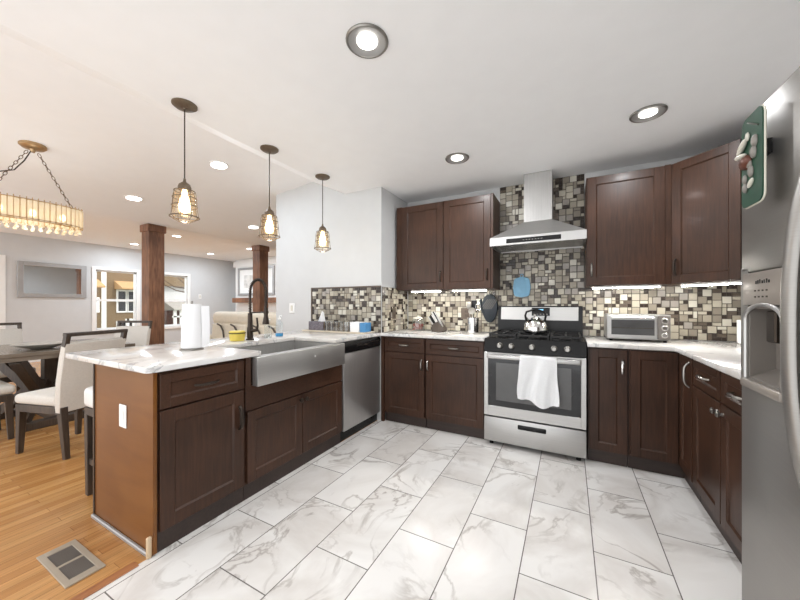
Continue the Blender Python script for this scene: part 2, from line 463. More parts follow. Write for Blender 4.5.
# far wall with two window openings
W = [(3.34, 4.16), (4.62, 5.42)]; WZ = (.60, 2.05)
b = MB()
y = SY
for a, c in W:
    b.box(FX - .12, FX, y, a, 0, DZ); b.box(FX - .12, FX, a, c, 0, WZ[0]); b.box(FX - .12, FX, a, c, WZ[1], DZ); y = c
b.box(FX - .12, FX, y, LY + .12, 0, DZ)
struct(b.build('wall_far', M['wall']))
for i, (a, c) in enumerate(W):
    f = MB()
    cs = .07
    f.box(FX, FX + .025, a - cs, a, WZ[0] - cs, WZ[1] + cs); f.box(FX, FX + .025, c, c + cs, WZ[0] - cs, WZ[1] + cs)
    f.box(FX, FX + .025, a, c, WZ[1], WZ[1] + cs); f.box(FX, FX + .03, a - .02, c + .02, WZ[0] - cs, WZ[0])
    for (p, q) in ((a, a + .035), (c - .035, c)): f.box(FX - .09, FX - .04, p, q, WZ[0], WZ[1])
    f.box(FX - .09, FX - .04, a, c, WZ[0], WZ[0] + .04); f.box(FX - .09, FX - .04, a, c, WZ[1] - .04, WZ[1])
    w = struct(f.build('window_%d' % (i + 1), M['white']))
    MB().box(FX - .085, FX - .035, a + .035, c - .035, 1.29, 1.345).build('meeting_rail', M['white'], w)
    MB().box(FX - .068, FX - .062, a + .03, c - .03, WZ[0] + .03, WZ[1] - .03).build('pane', M['glass'], w)
b = MB().box(FX, FX + .03, 1.82, 1.955, 0, 2.2); struct(b.build('trim_1', M['white']))
b = MB().box(FX, FX + .018, 1.96, LY, 0, .12); struct(b.build('baseboard_far', M['white']))
b = MB().box(-9.7, -3.3, LY - .018, LY, 0, .12); struct(b.build('baseboard_living', M['white']))
# header beam along the dining room
b = MB().box(-5.72, -5.482, SY, LY, 2.409, DZ - .002); struct(b.build('beam', M['ceiling']))
# white chimney breast in the living room
b = MB(); b.box(-9.62, -6.9, 6.70, LY - .02, 0, DZ); b.box(-9.68, -6.86, 6.66, LY - .02, 2.42, DZ - .06); struct(b.build('chimney_breast', M['white']))
# floor transition strip
b = MB().box(-1.80, -1.755, SY, .74, 0, .006, .002); struct(b.build('threshold', wood('threshold_oak', (150, 96, 60), (176, 120, 78), 'Y')))

# ------------------------------------------------------------------ mosaic backsplash
def mosaic(name, T, w, h, cell=.0295, seed=1, bounds=None):
    """local x along the wall, local y out of the wall, z up"""
    rnd = random.Random(seed); nx, nz = round(w / cell), round(h / cell)
    cx, cz = w / nx, h / nz
    used = [[False] * nz for _ in range(nx)]
    b = MB(T); b.mi = 0; b.box(0, w, 0, .004, 0, h)
    g = .0024
    verts = []
    for i in range(nx):
        for j in range(nz):
            if used[i][j]: continue
            opts = [(2, 2)] * 10 + [(1, 2)] * 2 + [(2, 1)] * 2 + [(1, 1)] * 7
            rnd.shuffle(opts)
            for a, c in opts:
                if i + a <= nx and j + c <= nz and not any(used[i + p][j + q] for p in range(a) for q in range(c)): break
            else: a = c = 1
            for p in range(a):
                for q in range(c): used[i + p][j + q] = True
            k = a * c
            if k == 4: m = rnd.choice([0, 0, 1, 1, 1, 2, 2, 3, 3, 4, 4])
            elif k == 2: m = rnd.choice([0, 1, 2, 3, 5, 6])
            else: m = rnd.choice([5, 5, 5, 5, 6, 1])
            verts.append((i * cx + g, (i + a) * cx - g, j * cz + g, (j + c) * cz - g, .008 + rnd.choice([0, 0, .0015, .003]), m + 1))
    t = bmesh.new()
    for x0, x1, z0, z1, d, m in verts:
        q = [t.verts.new(p) for p in ((x0, .004, z0), (x1, .004, z0), (x1, .004, z1), (x0, .004, z1), (x0 + .001, d, z0 + .001), (x1 - .001, d, z0 + .001), (x1 - .001, d, z1 - .001), (x0 + .001, d, z1 - .001))]
        for fs in ((4, 5, 6, 7), (0, 1, 5, 4), (1, 2, 6, 5), (2, 3, 7, 6), (3, 0, 4, 7)):
            f = t.faces.new([q[s] for s in fs]); f.material_index = m
    bmesh.ops.recalc_face_normals(t, faces=t.faces)
    bmesh.ops.transform(t, matrix=T, verts=t.verts)
    me = bpy.data.meshes.new('tmp'); t.to_mesh(me); t.free(); b.bm.from_mesh(me); bpy.data.meshes.remove(me)
    return struct(b.build(name, [M['grout']] + MOS, smooth=0))

UB = 1.364      # underside of the wall cabinets
mosaic('backsplash_back', frame((XW + .012, BY, .916), (1, 0, 0), (0, -1, 0)), RX - XW - .03, UB - .916 - .001, seed=3)
mosaic('backsplash_range', frame((-.643, BY, UB), (1, 0, 0), (0, -1, 0)), .769, CZ - UB - .003, cell=.031, seed=5)
mosaic('backsplash_return', frame((XW, 2.86, .916), (0, 1, 0), (1, 0, 0)), BY - 2.875, UB + .03 - .916, seed=8)
mosaic('backsplash_left', frame((-2.675, 2.85, .916), (1, 0, 0), (0, -1, 0)), XW + 2.675 - .003, 1.392 - .916, seed=9)
b = MB(); b.box(-2.69, XW, 2.836, 2.85, 1.392, 1.406); b.box(-2.69, -2.676, 2.836, 2.85, .916, 1.392)
struct(b.build('trim_2', M['brownplate']))

# ------------------------------------------------------------------ cabinets
def shaker(T, x0, x1, z0, z1, name, parent, rail=.057, th=.02, level=False, m=None):
    b = MB(T)
    r = min(rail, (z1 - z0) * .3, (x1 - x0) * .3)
    for X0, X1, Z0, Z1 in ((x0, x0 + r, z0, z1), (x1 - r, x1, z0, z1), (x0 + r, x1 - r, z0, z0 + r), (x0 + r, x1 - r, z1 - r, z1)):
        b.box(X0, X1, 0, th, Z0, Z1, .0012)
    # sloping inner lip and recessed panel
    xi0, xi1, zi0, zi1 = x0 + r, x1 - r, z0 + r, z1 - r; k = .007; dp = th - .009
    t = bmesh.new()
    o = [t.verts.new(p) for p in ((xi0, th - .002, zi0), (xi1, th - .002, zi0), (xi1, th - .002, zi1), (xi0, th - .002, zi1))]
    i = [t.verts.new(p) for p in ((xi0 + k, dp, zi0 + k), (xi1 - k, dp, zi0 + k), (xi1 - k, dp, zi1 - k), (xi0 + k, dp, zi1 - k))]
    for q in range(4): t.faces.new((o[q], o[(q + 1) % 4], i[(q + 1) % 4], i[q]))
    t.faces.new(i)
    for f in t.faces:
        f.normal_update()
        if f.normal.y < 0: f.normal_flip()
    b._take(t)
    b.box(xi0, xi1, .001, dp - .001, zi0, zi1)
    return b.build(name, m or (M['cabh'] if level else M['cab']), parent, smooth=25)

def pull(T, x, z, parent, vert=True, L=.11, m=None, n0=.02, r=.0055):
    """arched bar pull"""
    b = MB(T); pts = []
    for k in range(13):
        s = -1 + 2 * k / 12; h = n0 + .028 * (1 - s ** 4)
        pts.append((x, h, z + s * L / 2) if vert else (x + s * L / 2, h, z))
    b.tube(pts, [r * (1.5 - .5 * abs(-1 + 2 * k / 12)) for k in range(13)], 8)
    return b.build('handle', m or M['nickel'], parent)

def knob(T, x, z, parent, m=None):
    b = MB(T); R = Matrix.Rotation(-PI / 2, 4, 'X')
    b.lathe([(.008, 0), (.006, .012), (.015, .017), (.016, .024), (.010, .029), (0.001, .03)], (x, .02, z), 14, R)
    return b.build('knob', m or M['bronze'], parent)

TK = .095
# --- peninsula, faces +X
XF = -1.765
Tp = frame((XF, 0, 0), (0, 1, 0), (1, 0, 0))
c = thing('base_cabinet', (-2.07, 1.04, 0), 'brown peninsula cabinet with one drawer over a door, at the open end', 'cabinet')
b = MB(); b.box(-2.385, XF, .812, 1.283, TK, .884); b.build('body', M['cab'], c)
b = MB(); b.box(-2.37, XF - .005, .82, 1.283, 0, TK); b.build('toe_kick', M['toe'], c)
e = MB().box(-2.39, XF + .012, .794, .812, .012, .884, .001).build('end_panel', M['endp'], c); e['label'] = 'glossy lighter brown end panel'
b = MB(); b.box(-2.395, -2.383, .788, .8, .012, .884); b.build('corner_strip', M['dark_wood'], c)
b = MB(); b.box(-2.395, XF - .012, .778, .794, 0, .02, .004); b.build('shoe_molding', M['silverframe'], c)
b = MB(); b.box(XF - .012, XF + .006, .774, .795, 0, .10, .004); b.build('corner_block', wood('raw_pine', (196, 170, 136), (214, 190, 158)), c)
d = shaker(Tp, .822, 1.272, .70, .868, 'drawer_front', c, .045, level=True); pull(Tp, 1.047, .782, d, False, .13, M['bronze'])
d = shaker(Tp, .822, 1.272, .105, .688, 'door', c, .065); pull(Tp, 1.24, .53, d, True, .135, M['bronze'], r=.009)

c = thing('sink_cabinet', (-2.07, 1.755, 0), 'brown double door cabinet under the farmhouse sink', 'cabinet')
b = MB(); b.box(-2.385, -2.365, 1.286, 2.226, TK, .884); b.box(-2.365, XF, 1.286, 1.304, TK, .884); b.box(-2.365, XF, 2.206, 2.226, TK, .884)
b.box(-2.365, XF, 1.304, 2.206, TK, .115); b.box(XF - .02, XF, 1.304, 2.206, .115, .645); b.build('body', M['cab'], c)
b = MB(); b.box(XF, XF + .014, 1.286, 2.226, .552, .70, .001); b.box(XF, XF + .014, 1.286, 1.325, .70, .884); b.box(XF, XF + .014, 2.21, 2.226, .70, .884)
b.build('apron_panel', M['cabh'], c)
b = MB(); b.box(-2.37, XF - .005, 1.286, 2.226, 0, TK); b.build('toe_kick', M['toe'], c)
d = shaker(Tp, 1.296, 1.752, .105, .543, 'door', c, .06); knob(Tp, 1.728, .507, d)
d = shaker(Tp, 1.758, 2.216, .105, .543, 'door', c, .06); knob(Tp, 1.782, .507, d)

c = thing('farmhouse_sink', (-1.95, 1.76, .655), 'stainless apron front sink set into the peninsula worktop', 'sink')
b = MB(); b.box(-1.745, -1.693, 1.327, 2.192, .70, .882, .006, 2); b.build('apron_front', M['steelh'], c)
b = MB(); b.box(-2.215, -2.195, 1.35, 2.12, .705, .882); b.box(-2.195, -1.746, 1.35, 1.37, .705, .882); b.box(-2.195, -1.746, 2.10, 2.12, .705, .882)
b.box(-2.195, -1.766, 1.37, 2.10, .705, .717); b.box(-1.766, -1.746, 1.37, 2.10, .705, .882); b.build('basin', M['steel'], c)
b = MB(); b.lathe([(.045, 0), (.045, .004), (.03, .004), (.028, .001), (.001, .001)], (-2.0, 1.74, .717), 20); b.build('drain', M['chrome'], c)
b = MB(); b.lathe([(.007, 0), (.007, .001), (.001, .001)], (-1.693, 1.83, .82), 14, Matrix.Rotation(PI / 2, 4, 'Y')); b.build('emblem', M['white'], c)

c = thing('dishwasher', (-2.05, 2.53, 0), 'stainless dishwasher with black control strip beside the sink', 'dishwasher')
b = MB(); b.box(-2.34, XF - .004, 2.232, 2.838, .1, .882); b.build('body', M['plastic_grey'], c)
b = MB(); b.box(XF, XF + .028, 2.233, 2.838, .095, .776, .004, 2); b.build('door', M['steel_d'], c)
b = MB(); b.prism([(XF, .782), (XF + .03, .782), (XF + .030, .80), (XF + .034, .85), (XF + .022, .876), (XF, .876)], 2.233, 2.838, 'xzy'); pn = b.build('control_panel', M['black'], c)
b = MB(); b.box(XF + .034, XF + .037, 2.42, 2.62, .825, .832); b.box(XF + .033, XF + .036, 2.65, 2.80, .84, .846); b.build('button_row', M['nickel'], pn)
b = MB(); b.box(-2.3, XF - .01, 2.233, 2.838, .0, .092); b.build('toe_kick', M['black'], c)

# --- left back run, faces -Y
YF = 2.866
Tb = frame((0, YF, 0), (1, 0, 0), (0, -1, 0))
def base_unit(name, label, x0, x1, hx, cat='cabinet', group=None):
    c = thing(name, ((x0 + x1) / 2, 3.15, 0), label, cat, group)
    MB().box(x0, x1, YF, BY - .012, TK, .884).build('body', M['cab'], c)
    MB().box(x0, x1, YF + .02, BY - .03, 0, TK).build('toe_kick', M['toe'], c)
    d = shaker(Tb, x0 + .008, x1 - .006, .735, .872, 'drawer_front', c, .042, level=True); pull(Tb, (x0 + x1) / 2, .803, d, False, .10)
    d = shaker(Tb, x0 + .008, x1 - .006, .105, .725, 'door', c, .06); pull(Tb, hx, .62, d, True, .10)
    return c
_c = base_unit('base_cabinet', 'narrower brown cabinet in the inside corner next to the dishwasher', -1.695, -1.238, -1.268)
MB().box(-1.729, -1.696, 2.842, YF, 0, .884).build('corner_filler', M['cab'], _c)
base_unit('base_cabinet', 'brown one drawer cabinet directly left of the range', -1.232, -.664, -1.20)

# --- right back run
c = thing('base_cabinet', (.25, 3.15, 0), 'slim brown single door cabinet directly right of the range', 'cabinet')
MB().box(.128, .382, YF, BY - .012, TK, .884).build('body', M['cab'], c)
MB().box(.128, .382, YF + .02, BY - .03, 0, TK).build('toe_kick', M['toe'], c)
d = shaker(Tb, .136, .374, .105, .872, 'door', c, .06); pull(Tb, .345, .745, d, True, .11, M['chrome'], r=.008)
XR = .688
Tr = frame((XR, 0, 0), (0, 1, 0), (-1, 0, 0))
c = thing('corner_cabinet', (.95, 3.1, 0), 'brown L-shaped corner cabinet with folding door below the toaster oven', 'cabinet')
MB().prism([(.386, YF), (XR, YF), (XR, 2.582), (RX - .006, 2.582), (RX - .006, BY - .012), (.386, BY - .012)], TK, .884).build('body', M['cab'], c)
MB().prism([(.386, YF + .02), (XR + .02, YF + .02), (XR + .02, 2.582), (RX - .03, 2.582), (RX - .03, BY - .03), (.386, BY - .03)], 0, TK).build('toe_kick', M['toe'], c)
shaker(Tb, .394, XR - .024, .105, .872, 'door', c, .06)
d = shaker(Tr, 2.592, 2.842, .105, .872, 'door', c, .055); pull(Tr, 2.625, .765, d, True, .16)
c = thing('base_cabinet', (1.0, 2.15, 0), 'brown double door cabinet with two drawers between corner and fridge', 'cabinet')
MB().box(XR, RX - .006, 1.47, 2.578, TK, .884).build('body', M['cab'], c)
MB().box(XR + .02, RX - .03, 1.47, 2.578, 0, TK).build('toe_kick', M['toe'], c)
for a, q in ((2.168, 2.566), (1.76, 2.158)):
    d = shaker(Tr, a, q, .722, .872, 'drawer_front', c, .042, level=True); pull(Tr, (a + q) / 2, .80, d, False, .12)
    d = shaker(Tr, a, q, .105, .712, 'door', c, .06); knob(Tr, 2.195 if a > 2.1 else 2.131, .665, d, M['nickel'])

# --- wall cabinets
YU = 3.14; ZT = 2.281
Tu = frame((0, YU, 0), (1, 0, 0), (0, -1, 0))
c = thing('wall_cabinet', (-1.17, 3.3, UB), 'brown double door wall cabinet left of the range hood', 'cabinet')
b = MB(); b.box(-1.698, -.645, YU, BY - .003, UB, ZT); b.box(-1.698, -1.63, YU - .016, YU, UB, ZT); b.box(-.665, -.645, YU - .016, YU, UB, ZT); b.build('body', M['cab'], c)
d = shaker(Tu, -1.628, -1.152, UB + .006, ZT - .006, 'door', c, .065); pull(Tu, -1.178, 1.50, d, True, .11, M['bronze'])
d = shaker(Tu, -1.146, -.668, UB + .006, ZT - .006, 'door', c, .065); pull(Tu, -.70, 1.50, d, True, .11, M['bronze'])
c = thing('wall_cabinet', (.405, 3.3, UB), 'brown single door wall cabinet right of the range hood', 'cabinet')
b = MB(); b.box(.128, .69, YU, BY - .003, UB, ZT); b.box(.652, .69, YU - .016, YU, UB, ZT); b.build('body', M['cab'], c)
d = shaker(Tu, .134, .650, UB + .006, ZT - .006, 'door', c, .065); pull(Tu, .165, 1.50, d, True, .11, M['nickel'])
# diagonal corner unit
c = thing('corner_wall_cabinet', (1.05, 3.2, UB), 'brown diagonal wall cabinet in the corner behind the fridge', 'cabinet')
A, B_ = Vector((.695, YU, 0)), Vector((.99, 2.845, 0))
MB().prism([(A.x, A.y), (B_.x, B_.y), (RX - .003, B_.y), (RX - .003, BY - .003), (A.x, BY - .003)], UB, ZT).build('body', M['cab'], c)
u = (B_ - A).normalized(); L = (B_ - A).length
Td = frame(A, u, (-.7071, -.7071, 0))
d = shaker(Td, .012, L - .006, UB + .006, ZT - .006, 'door', c, .06); pull(Td, .042, 1.49, d, True, .12, M['bronze'])
# strip lamps below the wall cabinets
def strip(x0, x1, y, label, T=None):
    c = thing('under_cabinet_light', ((x0 + x1) / 2 if T is None else T[0][3], y if T is None else T[1][3], UB - .022), label, 'light', 'strip lights below the wall cabinets')
    b = MB(T); b.box(x0, x1, y - .02, y + .02, UB - .014, UB - .001); b.build('housing', M['white'], c)
    b = MB(T); b.box(x0 + .01, x1 - .01, y - .016, y + .016, UB - .019, UB - .014); b.build('diffuser', M['strip'], c)
strip(-1.55, -1.2, 3.2, 'short glowing strip light under the left door of the double wall cabinet')
strip(-1.08, -.72, 3.2, 'short glowing strip light under the right door of the double wall cabinet')
strip(.17, .64, 3.2, 'long glowing strip light under the wall cabinet right of the hood')
strip(.03, L - .03, -.06, 'glowing strip light under the diagonal corner wall cabinet', Td)

# ------------------------------------------------------------------ worktops
def arc(cx, cy, r, a0, a1, n=5):
    return [(cx + r * math.cos(math.radians(a0 + (a1 - a0) * k / n)), cy + r * math.sin(math.radians(a0 + (a1 - a0) * k / n))) for k in range(n + 1)]
poly = arc(-2.67, .785, .03, 180, 270) + arc(-1.755, .785, .03, 270, 360) + [(-1.725, 1.376), (-2.19, 1.376), (-2.19, 2.10), (-1.725, 2.10), (-1.725, 2.822), (-.66, 2.822), (-.66, BY - .002), (XW + .002, BY - .002), (XW + .002, 2.848), (-2.70, 2.848)]
b = MB().prism(poly, .885, .915, bev=.004, seg=2)
tag(b.build('worktop', M['stone']), 'white marble worktop of the peninsula with the sink cut-out', 'worktop')
b = MB().prism([(.122, 2.822), (.643, 2.822), (.643, 1.45), (RX - .002, 1.45), (RX - .002, BY - .002), (.122, BY - .002)], .885, .915, bev=.004, seg=2)
tag(b.build('worktop', M['stone']), 'white marble worktop below the toaster oven, right of the range', 'worktop')

# ------------------------------------------------------------------ range
RX0, RX1, RY = -.652, .115, 2.79
c = thing('gas_range', (-.268, 3.1, 0), 'stainless gas range with five knobs and black cooktop', 'range')
b = MB(); b.box(RX0, RX1, RY + .035, 3.42, .035, .90); b.build('body', M['black'], c)
for x in (RX0 + .05, RX1 - .05):
    for y_ in (RY + .06, 3.36): MB().cyl((x, y_, 0), (x, y_, .036), .018, .014).build('foot', M['black'], c)
dr = MB().box(RX0, RX1, RY, RY + .034, .04, .247, .004, 2).build('drawer_front', M['steelh'], c)
b = MB(); b.box(-.376, -.162, RY - .008, RY, .178, .214, .006, 2); b.build('handle', M['black'], dr)
b = MB(); z0, z1 = .26, .80
b.box(RX0, RX0 + .035, RY - .004, RY + .034, z0, z1, .002); b.box(RX1 - .035, RX1, RY - .004, RY + .034, z0, z1, .002)
b.box(RX0 + .035, RX1 - .035, RY - .004, RY + .034, z0, .345, .002); b.box(RX0 + .035, RX1 - .035, RY, RY + .034, .745, z1, .002)
dr = b.build('oven_door', M['steelh'], c)
MB().box(RX0 + .035, RX1 - .035, RY - .001, RY + .03, .345, .745).build('window_frame', M['dglass'], dr)
MB().box(RX0 + .10, RX1 - .10, RY - .004, RY + .0, .395, .715, .001).build('window', M['oglass'], dr)
b = MB(); b.box(RX0 + .035, RX1 - .035, RY - .055, RY - .03, .752, .788, .01, 3)
for x in (RX0 + .06, RX1 - .06): b.box(x - .015, x + .015, RY - .035, RY, .757, .783)
b.build('handle', M['steelh'], dr)
b = MB(); b.prism([(RY - .002, .808), (RY + .05, .808), (RY + .05, .918), (RY + .03, .918)], RX0, RX1, 'yzx'); cp = b.build('control_panel', M['black'], c)
for x in (-.522, -.429, -.268, -.106, -.012):
    R = Matrix.Rotation(PI / 2, 4, 'X')
    b = MB(); b.lathe([(.024, 0), (.024, .006), (.019, .010), (.017, .034), (.015, .037), (.001, .037)], (x, RY + .014, .86), 18, R)
    k = b.build('knob', M['nickel'], cp)
b = MB(); b.box(RX0, RX1, RY + .03, 3.40, .90, .918, .004); b.build('cooktop', M['black'], c)
for x0_, x1_ in ((RX0 + .03, -.40), (-.39, -.146), (-.136, RX1 - .03)):
    b = MB()
    for y_ in (2.86, 3.10, 3.34): b.box(x0_, x1_, y_ - .006, y_ + .006, .94, .955)
    for x in (x0_ + .006, (x0_ + x1_) / 2, x1_ - .006): b.box(x - .006, x + .006, 2.86, 3.34, .942, .957)
    for x in (x0_ + .006, x1_ - .006):
        for y_ in (2.866, 3.334): b.box(x - .007, x + .007, y_ - .007, y_ + .007, .918, .945)
    b.build('grate', M['iron'], c)
    for y_ in (2.98, 3.22):
        MB().lathe([(.045, 0), (.045, .008), (.03, .010), (.03, .018), (.001, .02)], ((x0_ + x1_) / 2, y_, .918), 18).build('burner', M['iron'], c)
b = MB(); b.prism([(3.375, .90), (3.44, .90), (3.44, 1.195), (3.395, 1.195), (3.375, 1.04)], RX0 + .005, RX1 - .005, 'yzx'); bg = b.build('backguard', M['black'], c)
t_ = (1.195 - 1.04); 
def bgy(z): return 3.375 + (z - 1.04) / t_ * .02
b = MB()
def plate(b, x0, x1, z0, z1, d):
    b.prism([(bgy(z0) - d, z0), (bgy(z1) - d, z1), (bgy(z1) + .002, z1), (bgy(z0) + .002, z0)], x0, x1, 'yzx')
plate(b, RX0 + .035, RX1 - .04, 1.058, 1.183, .003); b.build('fascia', M['steelh'], bg)
b = MB(); plate(b, -.325, -.165, 1.10, 1.178, .007); dp = b.build('display', M['black'], bg)
b = MB(); plate(b, -.268, -.222, 1.145, 1.163, .0085); b.build('clock', M['display'], dp)
b = MB(); [plate(b, -.31 + k * .028, -.295 + k * .028, 1.112, 1.118, .0085) for k in range(5)]; b.build('button_row', M['nickel'], dp)

# towel on the oven handle
def towel_fn(u_, v_):
    x = -.345 + .258 * u_ + .018 * math.sin(v_ * 5 + u_ * 3) * v_ + (-.022 * math.sin(v_ * 3.0) if u_ < .5 else .012 * math.sin(v_ * 3)) * abs(u_ - .5) * 2
    if v_ < .08:
        a = v_ / .08 * PI; yy = RY - .0425 + .024 * math.cos(a); z = .789 + .010 * math.sin(a) - (.12 * (1 - v_ / .08) if v_ < .03 else 0)
        return Vector((x, yy, z))
    f = (v_ - .08) / .92
    sm = min(1, max(0, (u_ - .12) / .5)); sm = sm * sm * (3 - 2 * sm)
    drop = .335 + .05 * sm - .035 * max(0, (u_ - .72) / .28) + .006 * math.sin(u_ * 14)
    yy = RY - .066 - .012 * math.sin(u_ * 11 + f * 2) * (.3 + f) - .006 * math.sin(u_ * 23 + 5 * f) * f - .008 * f
    return Vector((x, min(yy, RY - .059), .789 - drop * f))
b = MB(); b.grid(towel_fn, 36, 44, .006)
tag(b.build('towel', M['towel'], smooth=60), 'white terry towel draped over the oven door handle', 'towel')

# kettle
kx, ky, kz = -.268, 3.10, .957
c = thing('kettle', (kx, ky, kz), 'shiny steel kettle with black looped handle on the range', 'kettle')
b = MB(); b.lathe([(.085, 0), (.098, .012), (.100, .03), (.094, .065), (.076, .10), (.048, .122), (.040, .126)], (kx, ky, kz), 28); b.build('body', M['chrome'], c)
b = MB(); b.lathe([(.042, .124), (.036, .134), (.02, .139), (.012, .141), (.012, .15), (.017, .158), (.010, .166), (.001, .167)], (kx, ky, kz), 18); b.build('lid', M['chrome'], c)
b = MB(); b.tube([(kx - .05, ky + .05, kz + .07), (kx - .075, ky + .075, kz + .10), (kx - .092, ky + .092, kz + .13)], [.022, .017, .012], 12); b.build('spout', M['chrome'], c)
b = MB(); b.tube([(kx - .075, ky, kz + .10), (kx - .085, ky, kz + .15), (kx - .075, ky, kz + .185), (kx - .03, ky, kz + .20), (kx + .03, ky, kz + .20), (kx + .075, ky, kz + .185), (kx + .085, ky, kz + .15), (kx + .075, ky, kz + .10)], .0095, 10); b.build('handle', M['black'], c)

# ------------------------------------------------------------------ hood
HX0, HX1, HY0, HY1 = -.645, .125, 2.98, BY - .012
c = thing('range_hood', (-.26, 3.3, 1.735), 'stainless chimney hood with black control strip above the range', 'hood')
b = MB()
for X0, X1, Y0, Y1 in ((HX0, HX1, HY0, HY0 + .015), (HX0, HX1, HY1 - .015, HY1), (HX0, HX0 + .015, HY0 + .015, HY1 - .015), (HX1 - .015, HX1, HY0 + .015, HY1 - .015)):
    b.box(X0, X1, Y0, Y1, 1.742, 1.815)
cxa, cxb, cy0 = -.378, -.138, 3.21; zc = 1.985
t = bmesh.new()
lo = [t.verts.new(p) for p in ((HX0, HY0, 1.815), (HX1, HY0, 1.815), (HX1, HY1, 1.815), (HX0, HY1, 1.815))]
hi = [t.verts.new(p) for p in ((cxa, cy0, zc), (cxb, cy0, zc), (cxb, HY1, zc), (cxa, HY1, zc))]
for k in range(4): t.faces.new((lo[k], lo[(k + 1) % 4], hi[(k + 1) % 4], hi[k]))
t.faces.new(hi); t.faces.new(lo[::-1])
bmesh.ops.recalc_face_normals(t, faces=t.faces); b._take(t)
b.build('canopy', M['steelh'], c, smooth=10)
b = MB(); b.box(cxa, cxb, cy0, HY1, zc, CZ - .003); b.box(cxa + .006, cxb - .006, cy0 + .003, HY1, 2.2, CZ - .003); b.build('chimney', M['steel'], c)
b = MB(); b.box(-.50, -.06, HY0 - .004, HY0 + .001, 1.757, 1.795, .001); p_ = b.build('control_panel', M['black'], c)
b = MB(); [b.box(-.36 + k * .024, -.346 + k * .024, HY0 - .0055, HY0 - .004, 1.773, 1.777) for k in range(7)]; b.build('button_row', M['nickel'], p_)
b = MB(); b.box(HX0 + .016, HX1 - .016, HY0 + .016, HY1 - .016, 1.752, 1.765)
for k in range(28): b.box(HX0 + .06 + k * .0232, HX0 + .068 + k * .0232, HY0 + .06, HY1 - .06, 1.747, 1.752)
b.build('filter', M['steel'], c)

# ------------------------------------------------------------------ fridge
FXF = .487
c = thing('refrigerator', (.9, .965, 0), 'tall stainless side by side refrigerator with water dispenser', 'refrigerator')
MB().box(.56, 1.28, .515, 1.42, .02, 1.775, .004).build('body', M['plastic_grey'], c)
DYA, DYB, DZA, DZB = 1.195, 1.372, .985, 1.195
b = MB()
b.box(FXF, .556, 1.003, 1.42, .07, DZA, .008, 2); b.box(FXF, .556, 1.003, 1.42, 1.305, 1.782, .008, 2)
b.box(FXF, .556, 1.003, DYA, DZA - .012, 1.32); b.box(FXF, .556, DYB, 1.418, DZA - .012, 1.32)
fd = b.build('freezer_door', M['fridge'], c)
b = MB(); b.box(FXF - .003, .55, DYA - .012, DYB + .026, 1.205, 1.303, .003, 2); dpn = b.build('control_panel', M['taupe'], fd)
b = MB()
for k, w_ in enumerate((.008, .006, .004, .007, .004, .006, .008)):
    yy = 1.318 - k * .0115; b.box(FXF - .0042, FXF - .003, yy - w_ / 1.3, yy, 1.268, 1.276 + (k % 3) * .002)
b.build('badge', M['black'], dpn)
b = MB()
for r_, n_ in ((1.248, 4), (1.23, 4)):
    for k in range(n_): b.box(FXF - .0042, FXF - .003, 1.318 - k * .021, 1.325 - k * .021, r_ - .002, r_ + .002)
b.build('button_row', M['bronze'], dpn)
b = MB(); b.box(.545, .553, DYA, DYB, DZA, DZB + .008); b.box(.49, .545, DYA, DYA + .004, DZA, DZB + .008); b.box(.49, .545, DYB - .004, DYB, DZA, DZB + .008); b.box(.49, .545, DYA, DYB, DZB, DZB + .008)
b.prism([(.49, DZA - .004), (.545, DZA - .004), (.545, DZA + .03), (.49, DZA + .002)], DYA, DYB, 'xzy')
b.build('dispenser_niche', M['plastic_grey'], fd)
b = MB(); b.box(.50, .535, 1.26, 1.305, 1.10, 1.19, .004); b.build('dispenser_lever', M['bronze'], fd)
pts = [(FXF - .002, DYB + .012, DZA - .012), (FXF - .002, DYB + .012, 1.14)]
for k in range(13):
    a = k / 12 * PI; pts.append((FXF - .002, (DYA + DYB) / 2 + (DYB - DYA + .024) / 2 * math.cos(a), 1.165 + .042 * math.sin(a)))
pts += [(FXF - .002, DYA - .012, 1.14), (FXF - .002, DYA - .012, DZA - .012)]
b = MB(); b.tube(pts, .006, 8, closed=False); b.build('bezel', M['steel'], fd)
b = MB(); b.box(FXF - .014, FXF + .01, DYA - .018, DYB + .018, DZA - .03, DZA - .004, .007, 2); b.build('drip_ledge', M['taupe'], fd)
def fridge_handle(y_, parent):
    b = MB(); P = []
    for k in range(25):
        s = -1 + 2 * k / 24; P.append((FXF - .056 * (1 - abs(s) ** 2.6) + .001, y_, 1.15 + s * .44))
    b.tube(P, .019, 12, flat=.8)
    return b.build('handle', M['fridge'], parent)
fridge_handle(1.026, fd)
b = MB(); b.box(FXF, .556, .517, .997, .07, 1.782, .008, 2); fr = b.build('fridge_door', M['fridge'], c)
fridge_handle(.955, fr)
MB().box(.52, .56, .52, 1.415, .02, .066).build('grille', M['black'], c)

